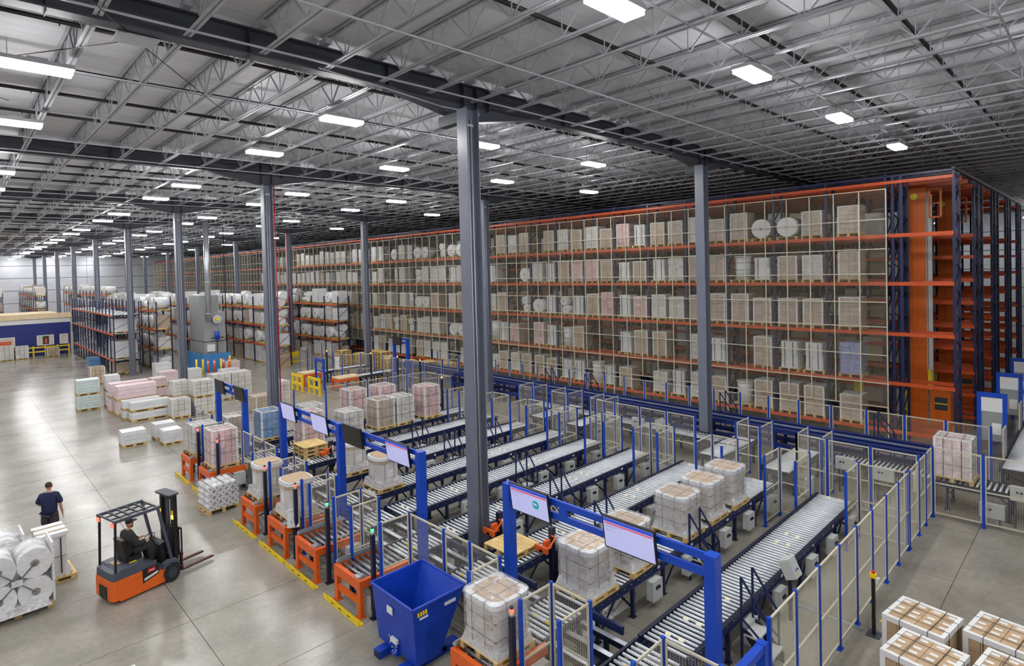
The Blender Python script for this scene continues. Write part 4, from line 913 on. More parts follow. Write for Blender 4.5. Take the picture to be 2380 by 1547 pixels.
put('mast_canopy', MB().prism(rrect(.34, .74, .06), 2.12, 2.16, DGREY), FX, (.95, 0, 0)); put('chain', MB().box(1.0, -.1, .3, 1.02, -.06, 2.0, DGREY).box(1.0, .06, .3, 1.02, .1, 2.0, DGREY), FX); put('mast_reflector', MB().box(.9, -.34, 1.62, .92, -.26, 1.72, YEL).box(.9, -.34, 1.5, .92, -.26, 1.6, ORAL), FX)
put('carriage', MB().box(1.08, -.42, .12, 1.14, .42, .22, FORK).box(1.08, -.42, .5, 1.14, .42, .58, FORK), FX)
bk = MB()
for k in range(7): bk.box(1.08, -.42+.14*k-.012, .58, 1.12, -.42+.14*k+.012, 1.22, BLACK)
bk.box(1.08, -.43, 1.2, 1.12, .43, 1.24, BLACK); put('backrest', bk, FX)
for s in (-1, 1): put('fork', MB().box(1.14, s*.26-.05, .06, 1.19, s*.26+.05, .58, FORK).box(1.19, s*.26-.05, .06, 2.2, s*.26+.05, .1, FORK), FX)
# seated driver
dr = thing('person', 'forklift driver in dark clothes and cap, hands on the steering wheel', 'person', (-7.72, 4.58, 0), math.radians(14))
D_ = [(-.2,0,.99,.12,.1),(-.24,0,1.2,.13,.1),(-.22,0,1.42,.15,.1),(-.2,0,1.52,.055),(-.18,0,1.58,.055),
      (.0,-.1,1.0,.08),(.26,-.11,1.02,.066),(.36,-.11,.66,.05),(.42,-.11,.52,.045),(.5,-.11,.5,.04), (.0,.1,1.0,.08),(.26,.11,1.02,.066),(.36,.11,.66,.05),(.42,.11,.52,.045),(.5,.11,.5,.04),
      (-.22,-.19,1.42,.06),(-.1,-.24,1.18,.045),(.14,-.17,1.16,.036),(.24,-.14,1.18,.026), (-.22,.19,1.42,.06),(-.1,.24,1.18,.045),(.14,.17,1.16,.036),(.24,.14,1.18,.026)]
DE = chain(0,1,2,3,4)+chain(0,5,6,7,8,9)+chain(0,10,11,12,13,14)+chain(2,15,16,17,18)+chain(2,19,20,21,22)
fingers(D_, DE, 18, (.8,.2,.2), (0,1,0), 1.2); fingers(D_, DE, 22, (.8,-.2,.2), (0,-1,0), 1.2)
skin_obj('body', D_, DE, SKIN, dr)
skin_obj('jacket', [(-.2,0,.86,.18,.16),(-.24,0,1.16,.18,.15),(-.22,0,1.36,.19,.14),(-.2,0,1.54,.08),(-.22,-.2,1.4,.12),(-.1,-.25,1.18,.095),(.18,-.165,1.165,.065),(-.22,.2,1.4,.12),(-.1,.25,1.18,.095),(.18,.165,1.165,.065)], chain(0,1,2,3)+chain(2,4,5,6)+chain(2,7,8,9), DARKC, dr)
skin_obj('trousers', [(-.26,0,1.0,.17,.14),(.0,-.1,1.0,.115),(.26,-.11,1.02,.105),(.38,-.11,.54,.085),(.0,.1,1.0,.115),(.26,.11,1.02,.105),(.38,.11,.54,.085)], chain(0,1,2,3)+chain(0,4,5,6), DARKC, dr)
ball('head', (-.17,0,1.68), .1, SKIN, dr, (.95,.82,1.15)); ball('cap', (-.18,0,1.735), .105, DARKC, dr, (1,.9,.75)); put('cap_brim', MB().box(-.1, -.07, 1.72, .02, .07, 1.735, DARKC), dr); ball('beard', (-.12,0,1.605), .06, HAIR, dr, (.9,.9,.8)); ball('nose', (-.065,0,1.66), .017, SKIN, dr, (1.2,.8,1.3)); ball('ear', (-.17,-.085,1.67), .025, SKIN, dr, (1,.5,1.3)); ball('ear', (-.17,.085,1.67), .025, SKIN, dr, (1,.5,1.3))
put('eye', MB().cbox((-.078,-.033,1.69), (.006,.025,.012), BLACK).cbox((-.078,.033,1.69), (.006,.025,.012), BLACK), dr); put('mouth', MB().cbox((-.072,0,1.62), (.006,.04,.008), REDP), dr)
for s in (-.11, .11): ball('shoe', (.5, s, .505), .05, BLACK, dr, (2.2,.85,.8))
FX.location = (-7.52, 4.55, 0); FX.scale = (.84, .95, 1.0); dr.location = (-7.52, 4.55, 0); dr.scale = (.84, .95, 1.0)
# ------------------------------------------------------------------ wrapped goods standing on the open floor
def block_load(label, x0, x1, y0, d, h, mt, tiers=1, z=0., nz=4, cartons=False, cat='pallet load', edges=True):
    """goods with their front face at y0 from x0 to x1, d deep"""
    t = thing('floor_load', label, cat, ((x0+x1)/2, y0+d/2, z), RN.uniform(-.02, .02), 'goods on the open floor'); w = x1-x0; zz = 0; th = h/tiers
    for k in range(tiers):
        put('pallet', palf, t, (0, 0, zz), 0, None, (w/PD, d/PW, .9)); zz += .13; hh = th-.13
        if cartons:
            ny, nx = max(2, round(w/.36)), max(2, round(d/.4)); cx, cy, cz = w/ny, d/nx, hh/nz
            me = cached(('fl', mt.name, round(cx, 2), round(cy, 2), round(cz, 2)), lambda: MB().box(-cx/2+.01, -cy/2+.01, .008, cx/2-.01, cy/2-.01, cz-.006, mt).mesh('carton'))
            for a in range(ny):
                for b in range(nx):
                    for c in range(nz):
                        if b > 0 and 0 < a and c < nz-1: continue
                        put('carton', me, t, (-w/2+cx*(a+.5), -d/2+cy*(b+.5), zz+cz*c))
        else:
            n = max(2, nz); cz = hh/n
            for c in range(n):
                b = RN.uniform(-.015, .015)
                put('wrapped_layer', cached(('wl', mt.name, round(w, 2), round(d, 2), round(cz, 2)), lambda: MB().prism(rrect(w*.98, d*.98, min(.07, cz*.4)), .004, cz-.004, mt, k=.985).mesh('wrapped_layer')), t, (b, 0, zz+cz*c))
        if edges:
            def ed():
                m = MB()
                for sx in (-1, 1):
                    for sy in (-1, 1): m.box(min(sx*w/2, sx*(w/2-.06)), min(sy*(d/2+.012), sy*d/2), 0, max(sx*w/2, sx*(w/2-.06)), max(sy*(d/2+.012), sy*d/2), hh, EDGE)
                return m.mesh('edge_board')
            put('edge_board', cached(('fe', round(w, 2), round(d, 2), round(hh, 2)), ed), t, (0, 0, zz))
        zz += hh
    return t
block_load('two-tier stack of pale teal foam packs, leftmost on the open floor', -5.4, -4.25, 29.9, .9, 1.85, CARDT, 2, nz=5)
block_load('tall brown carton pallet beside the empty rack end', -3.3, -2.35, 39.8, .9, 1.35, CARDG, nz=4, cartons=True)
block_load('two-tier white wrapped pallet right of the teal foam stack', -3.95, -3.2, 29.8, .9, 1.95, FILMW, 2, nz=3)
block_load('long two-tier bundle of white wrapped lengths on the open floor', -3.75, -1.8, 24.3, .75, 1.05, FILMW, 2, nz=2, edges=False)
block_load('long two-tier bundle of white lengths just behind the front bundle', -3.95, -2.05, 25.2, .7, 1.05, FILMW, 2, nz=2, edges=False)
block_load('long stack of pink wrapped lengths on the open floor', -4.0, -1.9, 26.6, .8, 1.7, FILMP, 2, nz=3, edges=False)
block_load('second long stack of pink wrapped lengths behind the first', -4.1, -2.0, 27.9, .8, 1.7, FILMP, 2, nz=3, edges=False)
block_load('white carton block right of the long white bundles', -2.0, -1.05, 23.2, .9, 1.1, CARDW, nz=3, cartons=True)
block_load('low white wrapped bundle alone on the floor, with paper posts', -5.15, -4.15, 19.0, .85, .72, FILMW, nz=3)
block_load('low white wrapped bundle right of the lone one, front', -3.7, -2.9, 17.9, .8, .7, FILMW, nz=3)
block_load('low white wrapped bundle right of the lone one, rear', -3.75, -2.85, 19.2, .8, .78, FILMW, nz=3)
block_load('tall two-tier white carton block behind the gantry with dark screens', -.85, .2, 23.2, 1.0, 1.95, CARDW, 2, nz=4, cartons=True)
block_load('second tall white carton block, left behind the dark screens', -1.6, -.75, 24.4, .9, 1.9, CARDW, 2, nz=4, cartons=True)
block_load('white wrapped stack in front of the machine, left one', .6, 1.7, 38.0, 1.0, 1.3, FILMW, nz=5)
block_load('pinkish wrapped stack in front of the machine', .3, 1.5, 35.5, 1.0, .95, FILMP, nz=4)
block_load('pink two-tier wrapped stack left of the column with the yellow guard', -1.3, -.4, 30.6, 1.0, 1.3, FILMP, 2, nz=3)
block_load('white wrapped stack right of the column with the yellow guard', 2.2, 3.2, 35.6, 1.0, .9, FILMW, nz=4)
block_load('lilac carton stack near the row of bollards', 6.0, 7.1, 38.6, 1.0, .75, FILMP, nz=3)
block_load('low heap of white sheets before the bollards', 4.7, 6.1, 35.6, 1.2, .5, FILMW, nz=3, edges=False)
block_load('tall white carton block right of the dark screens, front', 2.3, 3.5, 26.4, 1.1, 1.65, CARDW, nz=5, cartons=True)
block_load('tall white carton block right of the dark screens, left', 1.1, 2.15, 26.2, 1.1, 1.7, CARDW, nz=5, cartons=True)
block_load('long low carton block left of the second column', 1.6, 2.6, 20.6, 1.2, 1.0, CARDG, nz=3, cartons=True)
block_load('white carton block right of the second column', 3.0, 4.0, 21.6, 1.0, 1.5, CARDW, nz=5, cartons=True)
block_load('white pallet box by the navy office wall, left', -7.3, -6.2, 63.6, 1.2, 1.5, CARDW, nz=3, cartons=True)
block_load('white pallet box by the navy office wall, right', -6.05, -5.0, 63.8, 1.2, 1.35, CARDW, nz=3, cartons=True)
block_load('low brown carton pallet before the yellow railing', -3.55, -2.5, 63.4, 1.2, .95, CARDG, nz=2, cartons=True)
block_load('pale blue wrapped pallet under the empty rack', -2.0, -.9, 49.6, 1.2, 1.0, CARDB, nz=3, edges=False)
# yellow railing before the office
rl = thing('safety_railing', 'yellow two-rail safety railing before the navy office wall', 'railing', (0, 65.4, 0))
for k in range(9): put('post', cached('ryp', lambda: MB().box(-.07, -.07, 0, .07, .07, 1.1, YEL).mesh('post')), rl, (-9.6+1.02*k, 0, 0))
for z in (.5, .95): put('rail', cached('ryr', lambda: MB().box(-9.6, -.03, -.07, -1.4, .03, .07, YEL).mesh('rail')), rl, (0, 0, z))
for k, (x, y) in enumerate(((6.35, 26.5), (6.5, 24.3))):
    b = thing('guard_barrier', ['yellow steel guard barrier, left one by the far infeed table', 'yellow steel guard barrier, right one beside the blue frame'][k], 'barrier', (x, y, 0), 0, 'yellow guard barriers')
    for q in (0, -.75, -1.5): put('post', cached('gbp', lambda: MB().box(-.05, -.07, 0, .05, .07, 1.1, YEL).box(-.1, -.12, 0, .1, .12, .015, YEL).mesh('post')), b, (0, q, 0))
    for z in (.45, 1.0): put('rail', cached('gbr', lambda: MB().box(-.05, -1.55, -.08, .05, .05, .08, YEL).mesh('rail')), b, (0, 0, z))
tag(put('kerb_guard', MB().box(10.2, 38.3, 0, 12.6, 38.55, .12, YEL)), 'long yellow floor kerb at the far rack end', 'guard')
tag(put('kerb_guard', MB().box(9.3, 38.3, 0, 9.95, 38.55, .12, YEL)), 'short yellow floor kerb at the far rack end', 'guard')
for k in range(8):
    red = k in (2, 3, 5, 6)
    x, y = ((3.6, 38.3), (4.0, 38.0), (4.2, 37.4), (4.65, 37.3), (5.1, 37.1), (5.35, 37.3), (5.75, 37.2), (6.3, 38.6))[k]
    t = thing('bollard', f'{"orange-red" if red else "yellow"} bollard before the machine screen, {ordn(k+1)} from the left', 'bollard', (x, y, 0), 0, 'bollards before the machine')
    put('tube', cached(('bol', red), lambda: MB().cyl((0, 0, 0), (0, 0, 1.25 if not red else 1.2), .075, mat('orange_red_bollard', (226,84,44), .5) if red else YEL, 12).mesh('tube')), t)
    if red: put('white_band', cached('bolb', lambda: MB().cyl((0, 0, .95), (0, 0, 1.08), .078, EDGE, 12).mesh('white_band')), t)
# machine tower with flue
mc = thing('oven_tower', 'tall grey machine tower with a flue pipe, amid the left racks', 'machine', (4.7, 39.8, 0))
put('lower_cabinet', MB().box(0, 0, 0, 1.75, 4, 2.4, GREYC), mc); put('upper_cabinet', MB().box(.0, 0, 2.46, 1.7, 3.9, 4.9, GREYC), mc); put('seam', MB().box(-.01, -.01, 2.4, 1.76, 4.0, 2.46, DGREY), mc)
put('top_tower', MB().box(.0, 1.2, 4.9, 1.6, 3.9, 6.3, GREYC), mc); tr = MB()
for k in range(5): tr.box(.05+.36*k, .1, 4.9, .1+.36*k, .15, 6.2, GREYC)
tr.box(.05, .1, 6.15, 1.6, .15, 6.2, GREYC); put('guard_rail', tr, mc)
put('flue', MB().cyl((.3, -.35, 4.2), (.3, -.35, 12.9), .22, STEEL, 16), mc); fr_ = MB()
for z in (4.8, 7.4, 10.0): fr_.cyl((.3, -.35, z), (.3, -.35, z+.06), .235, GALV, 16)
put('flue_ring', fr_, mc); put('blower', MB().cyl((1.0, -.02, 4.3), (1.0, -.3, 4.3), .36, GREYB, 16).cyl((1.0, -.3, 4.3), (1.0, -.42, 4.3), .14, YEL, 10), mc)
put('pump', MB().cyl((.95, -.3, 2.6), (.95, -.3, 3.3), .18, BLUE, 12).box(.5, -.25, 2.7, 1.5, -.15, 2.78, DGREY), mc); put('piping', MB().bar((.4, -.1, 2.6), (1.5, -.1, 2.6), .06, GALV).bar((1.0, -.1, .2), (1.0, -.1, 2.6), .05, BLACK).box(.2, -.12, 1.6, .8, 0, 2.2, EDGE), mc)
sn = tag(put('blue_screen', MB().box(4.4, 39.2, 0, 6.6, 39.24, 1.45, mat('blue_tarp', (60,132,196), .6, var=.08)).box(4.4, 39.24, 0, 4.44, 43.6, 1.45, mat('blue_tarp', (60,132,196)))), 'bright blue tarpaulin screen round the foot of the machine tower', 'screen')

# ------------------------------------------------------------------ selective racks on the left
def sel_rack(label, x0, x1, y0, y1, levels, top, bay=2.7, fill=.9, tmin=0, loadz=None, lname='', shelf=None):
    t = thing('storage_rack', label, 'rack', (0, 0, 0), 0, 'left storage racks'); n = max(1, round((y1-y0)/bay)); by = (y1-y0)/n; d = x1-x0
    um = cached(('su', top, round(d, 2)), lambda: (lambda m: [m.box(0, -.04, 0, .08, .04, top, NAVY), m.box(d-.08, -.04, 0, d, .04, top, NAVY)] and [m.bar((.04, 0, z), (d-.04, 0, z+.9), .03, NAVYD) for z in [q*.95 for q in range(int(top/.95))]] and m)(MB()).mesh('upright_frame'))
    for k in range(n+1): put('upright_frame', um, t, (x0, y0+by*k, 0))
    bm2 = cached(('sb', round(y1-y0, 2)), lambda: MB().box(-.03, 0, -.12, .03, y1-y0, 0, RORANGE).mesh('beam'))
    for z in levels:
        put('beam', bm2, t, (x0, y0, z)); put('beam', bm2, t, (x1, y0, z))
        if shelf: put('deck', cached(('sd', round(y1-y0, 2), round(d, 2)), lambda: MB().box(.04, .05, 0, d-.04, y1-y0-.05, .03, shelf).mesh('deck')), t, (x0, y0, z))
    return n, by
DECKG = mat('grey_rack_deck', (168,172,172), .6, var=.06)
FARG = MB()
def rack_goods(rack, x0, x1, y0, n, by, levels, hmax, fill, per=2, stuff=None, kmax=99):
    for li, z in enumerate([0]+list(levels)):
        hm = hmax[li]
        for k in range(n):
            for q in range(per):
                if RN.random() > fill: continue
                yc = y0+by*(k+(q+.5)/per); xc = (x0+x1)/2; w = by/per-.22; d = x1-x0-.1; h = RN.uniform(.6, 1)*hm; kind = RN.choice(('roll', 'roll', 'rolls', 'box', 'carton'))
                if li == 0: kind = RN.choice(('box', 'carton'))
                if hm == 0: continue
                if stuff is not None or k >= kmax:
                    m = stuff if stuff is not None else FARG
                    if kind in ('roll', 'rolls'): m.cyl((xc-d/2, yc, z+.14+w*.42), (xc+d/2, yc, z+.14+w*.42), w*.42, ROLLW, 14)
                    else: m.box(xc-d/2, yc-w/2, z+.14, xc+d/2, yc+w/2, z+.14+h, RN.choice((FILMW, FILMW, CARDW, CARDG)))
                    m.box(xc-d/2, yc-w/2, z, xc+d/2, yc+w/2, z+.1, WOODD); continue
                slot = f'{["floor","first","second","third"][li]} level of the {rack} rack, {ordn(k*per+q+1)} from its near end'
                desc = {'roll': 'fat white roll', 'rolls': 'two stacked white rolls', 'box': 'white wrapped block', 'carton': 'pale carton block'}[kind]
                t = thing('rack_load', f'{desc}, {slot}', 'pallet load', (xc, yc, z), 0, f'goods on the {rack} rack')
                put('pallet', cached(('rp', round(w, 2), round(d, 2)), lambda: MB().box(-d/2, -w/2, 0, d/2, w/2, .03, WOODD).box(-d/2, -w/2, .03, d/2, -w/2+.1, .12, WOODD).box(-d/2, w/2-.1, .03, d/2, w/2, .12, WOODD).box(-d/2, -.05, .03, d/2, .05, .12, WOODD).box(-d/2, -w/2, .12, d/2, w/2, .14, WOOD).mesh('pallet')), t)
                if kind == 'roll':
                    r = min(h, w*.95)/2; put('roll', cached(('rr', round(r, 1), round(d, 2)), lambda: MB().cyl((-d/2, 0, round(r, 1)), (d/2, 0, round(r, 1)), round(r, 1), ROLLW, 18).cyl((-d/2-.01, 0, round(r, 1)), (-d/2, 0, round(r, 1)), .08, CORE, 10).mesh('roll')), t, (0, 0, .14))
                elif kind == 'rolls':
                    r = round(h/4, 1)+.02
                    for c in range(2): put('roll', cached(('r2', r, round(w, 2)), lambda: MB().cyl((0, -w/2, r), (0, w/2, r), r, ROLLW, 18).mesh('roll')), t, (-.1+.2*c, 0, .14+2*r*c))
                else:
                    mt = {'box': FILMW, 'carton': RN.choice((CARDW, CARDG, CARDW))}[kind]; hh = round(h, 1)
                    for c in range(3): put('layer', cached(('rbx', mt.name, round(w, 2), round(d, 2), hh), lambda: MB().prism(rrect(d*.96, w*.94, .04), .004, hh/3-.004, mt).mesh('layer')), t, (0, 0, .14+hh/3*c))
n, by = sel_rack('empty-looking blue rack with grey decks, nearest the navy office wall', -1.15, .75, 43.2, 64.4, (1.25, 3.4, 4.95), 6.0, bay=1.55, shelf=DECKG)
for z, yy, h, mt, lab in ((1.25, 43.9, 1.5, FILMW, 'white wrapped block on the lowest deck of the empty-looking rack'), (3.4, 43.9, 1.2, FILMW, 'white wrapped block on the middle deck of the empty-looking rack'), (0, 43.9, 1.0, CARDG, 'carton block on the floor under the empty-looking rack')):
    block_load(lab, -1.05, .65, yy, 2.0, h, mt, nz=4, z=z+.03)
n, by = sel_rack('blue rack full of white goods left of the machine tower', 1.95, 3.15, 43.2, 64.4, (1.8, 3.5, 5.1), 5.9); rack_goods('left-of-machine', 1.95, 3.15, 43.2, n, by, (1.8, 3.5, 5.1), (1.4, 1.4, 1.3, 1.3), .85, kmax=5)
n, by = sel_rack('blue rack full of white goods behind the machine tower', 6.6, 7.8, 46, 66, (1.8, 3.5, 5.1), 5.9); rack_goods('behind-machine', 6.6, 7.8, 46, n, by, (1.8, 3.5, 5.1), (1.4, 1.4, 1.3, 1.3), .8, stuff=FARG)
n, by = sel_rack('blue rack of white rolls right of the machine tower', 9.6, 10.8, 36.6, 58.2, (1.75, 3.45, 5.05), 6.0); rack_goods('right-of-machine', 9.6, 10.8, 36.6, n, by, (1.75, 3.45, 5.05), (1.4, 1.4, 1.3, 1.4), .92, kmax=5)
n, by = sel_rack('blue rack of white rolls in front of the tall mesh screen', 15.3, 16.5, 36.6, 55.5, (1.75, 3.45, 5.05), 5.8); rack_goods('screen-side', 15.3, 16.5, 36.6, n, by, (1.75, 3.45, 5.05), (1.4, 1.4, 1.3, 1.3), .92, kmax=4)
n, by = sel_rack('far rack of white goods beyond the office roof', -7, -5.8, 84, 108, (2.2, 4.2, 6.0), 6.6); rack_goods('far left', -7, -5.8, 84, n, by, (2.2, 4.2, 6.0), (0, 1.5, 1.4, 1.5), .9, stuff=FARG)
n, by = sel_rack('second far rack of white goods beyond the office roof', -2.6, -1.4, 84, 108, (2.2, 4.2, 6.0), 6.6); rack_goods('second far', -2.6, -1.4, 84, n, by, (2.2, 4.2, 6.0), (0, 1.5, 1.4, 1.5), .9, stuff=FARG)
n, by = sel_rack('far rack of white goods nearest the far wall', 3.2, 4.4, 72, 108, (2.2, 4.2, 6.0), 6.6); rack_goods('far-wall', 3.2, 4.4, 72, n, by, (2.2, 4.2, 6.0), (0, 0, 1.5, 1.5), .9, stuff=FARG)

tag(put('distant_rack_goods', FARG), 'white rolls and blocks filling the distant parts of the left racks', 'rack goods', kind='stuff')
# ------------------------------------------------------------------ tall automated rack
RX, BAY, Y00 = 18.3, 2.3, -8.05
LV = [.58, 2.62, 4.72, 6.84, 8.87]; NB = 53
def upr(d=1.1, top=11.25):
    m = MB()
    for x in (0, d-.1): m.box(x, -.05, 0, x+.1, .05, top, NAVY)
    z = .3
    while z < top-1.0: m.bar((.05, 0, z), (d-.05, 0, z+.8), .045, NAVYD); m.bar((d-.05, 0, z+.8), (.05, 0, z+1.05), .035, NAVYD); z += 1.05
    return m.mesh('upright_frame')
um = upr()
rbm = MB().box(-.03, 0, -.15, .03, BAY, 0, RORANGE).mesh('beam'); rbt = MB().box(-.04, 0, -.13, .04, BAY, .0, RORANGE).mesh('top_beam')
def tall_rack(label, x, nb, fronts=(0, 1.1), group='tall rack rows', y0=Y00):
    t = thing('pallet_rack', label, 'rack', (x, y0, 0), 0, group)
    for k in range(nb+1): put('upright_frame', um, t, (0, BAY*k, 0))
    for z in LV:
        for k in range(nb):
            for fx in fronts: put('beam', rbm, t, (fx, BAY*k, z))
    for k in range(nb):
        for fx in fronts: put('top_beam', rbt, t, (fx, BAY*k, 11.1))
    return t
t = tall_rack('tall navy and orange rack row right behind the mesh screen', RX, NB, fronts=(0,))
bl = MB()
for z in LV: bl.box(1.07, 0, z-.15, 1.13, BAY*NB, z, RORANGE)
bl.box(1.06, 0, 10.98, 1.14, BAY*NB, 11.1, RORANGE); put('rear_beam', bl, t)
for fx, fy in ((.0, 1.75), (.0, 2.05), (1.3, 2.1), (4.1, 1.9)): put('upright_frame', um, t, (fx, fy, 0))
put('top_tie', MB().box(0, 0, 11.25, .1, BAY*NB, 11.33, NAVY).box(1.0, 0, 11.25, 1.1, BAY*NB, 11.33, NAVY), t)
for q, x in enumerate((23.0, 24.3, 28.6, 29.9, 34.2, 35.5, 39.8, 41.1)):
    t = thing('pallet_rack', f'navy and orange rack row beyond the crane aisle, {ordn(q+2)} row back', 'rack', (x, Y00, 0), 0, 'tall rack rows')
    nb = 14
    for k in range(nb+1): put('upright_frame', um, t, (0, BAY*k, 0))
    b = cached('brow', lambda: MB().box(-.03, 0, -.15, .03, BAY*nb, 0, RORANGE).box(1.07, 0, -.15, 1.13, BAY*nb, 0, RORANGE).mesh('beam'))
    for z in LV+[1.6, 3.7, 5.8, 7.9, 11.1]: put('beam', b, t, (0, 0, z))
tp = thing('rack_top_frame', 'navy tie beams across the top of the rack rows', 'frame', (0, 0, 11.3))
for y in (Y00, Y00+BAY): put('tie_beam', MB().box(RX, y-.05, 0, 42.2, y+.05, .1, NAVY), tp)
for k in range(1, 10): put('tie_beam', MB().box(RX, Y00+BAY*2*k-.04, 0, 24, Y00+BAY*2*k+.04, .08, NAVYD), tp)
for x in (20.2, 21.6, 26.5, 27.9): put('aisle_rail', MB().box(x-.05, Y00, -.3, x+.05, Y00+30, -.1, RORANGE), tp)
# stacker cranes
def crane(label, x, y):
    t = thing('stacker_crane', label, 'crane', (x, y, 0), 0, 'stacker cranes')
    put('mast', MB().box(-.35, -.31, .3, .35, .31, 11.1, MORANGE).box(-.365, -.015, .5, -.35, .015, 10.9, RORANGE), t); put('head', MB().box(-.3, -.33, 10.75, .3, .75, 11.05, MORANGE), t); put('sheave', MB().cyl((-.33, .58, 11.0), (.1, .58, 11.0), .3, MORANGE, 20), t)
    put('yellow_disc', MB().cyl((-.37, .1, 10.55), (-.4, .1, 10.55), .14, mat('yellow_disc', (226,214,40), .5), 18), t); put('cable_duct', MB().box(-.28, -.52, .4, -.16, -.4, 10.6, GREYB), t); put('ladder_cage', MB().bar((-.3, -.45, 9.6), (-.3, -.85, 9.6), .07, MORANGE).bar((-.3, -.45, 10.8), (-.3, -.85, 10.8), .07, MORANGE).bar((-.3, -.45, 9.6), (-.3, -.45, 10.8), .07, MORANGE).bar((-.3, -.85, 9.6), (-.3, -.85, 10.8), .07, MORANGE).bar((-.3, -.45, 10.2), (-.3, -.85, 10.2), .05, MORANGE), t)
    ld_ = MB(); 
    for s in (-.33, -.39): ld_.box(-.3, s-.015, .5, -.26, s+.015, 10.5, GREYB)
    for k in range(32): ld_.box(-.3, -.39, .6+.31*k, -.27, -.33, .62+.31*k, GREYB)
    put('ladder', ld_, t); put('base', MB().box(-.4, -1.5, 0, .4, 1.2, .5, MORANGE), t); put('drive_unit', MB().box(-.5, -1.15, .5, .2, -.42, 2.05, MORANGE).box(-.51, -1.05, 1.2, -.5, -.6, 1.75, DGREY).box(-.52, -1.05, 1.45, -.5, -.6, 1.5, YEL), t); put('yellow_guard', MB().box(-.5, .36, .3, -.3, .5, 1.9, YEL), t); put('yellow_guard', MB().box(-.5, -.5, 2.05, -.35, -.36, 2.9, YEL), t); put('cabinet', MB().box(-.45, .55, .6, .1, .85, 1.9, GREYB), t)
crane('tall orange stacker crane mast standing in the open rack end', 21.0, -6.4); crane('second orange stacker crane mast, one aisle farther back', 26.6, -6.5)
tag(put('crane_buffer', MB().box(19.9, -4.35, 0, 20.6, -3.9, .3, YEL).box(20.1, -4.3, .3, 20.5, -4.0, 2.1, YEL)), 'yellow crane end buffer seen through the mesh screen', 'buffer')
# big mesh screen in front of the rack
ms = thing('mesh_screen', 'huge beige wire-mesh screen covering the tall rack', 'mesh screen', (17.95, 0, 0))
y0s, y1s, z0s, z1s = -5.85, 114.0, 1.55, 10.75
nv = int((y1s-y0s)/.99)
vb = MB().box(-.02, -.02, z0s, .02, .02, z1s, BEIGE).mesh('vertical_bar'); hbm2 = MB().box(-.022, y0s, -.02, .022, y1s, .02, BEIGE).mesh('horizontal_bar')
for k in range(nv+1): put('vertical_bar', vb, ms, (0, y0s+.99*k, 0))
for k in range(0, nv, 7): put('wall_bracket', cached('mwb', lambda: MB().box(0, -.03, 8.8, .4, .03, 8.85, BEIGE).box(0, -.03, 2.5, .4, .03, 2.55, BEIGE).box(-.02, -.025, 0, .02, .025, z0s, BEIGE).mesh('wall_bracket')), ms, (0, y0s+.99*k, 0))
for z in (z0s, 2.55, 3.75, 4.95, 6.0, 7.2, 8.25, 9.5, z1s): put('horizontal_bar', hbm2, ms, (0, 0, z))
wm = MB(); wires(wm, y0s, z0s, 40, z1s, .05, .05, .004, BEIGEW); wires(wm, 40, z0s, y1s, z1s, .1, .1, .007, BEIGEW)
tag(put('wire_mesh', wm, ms, (.025, 0, 0), math.pi/2), kind='stuff')
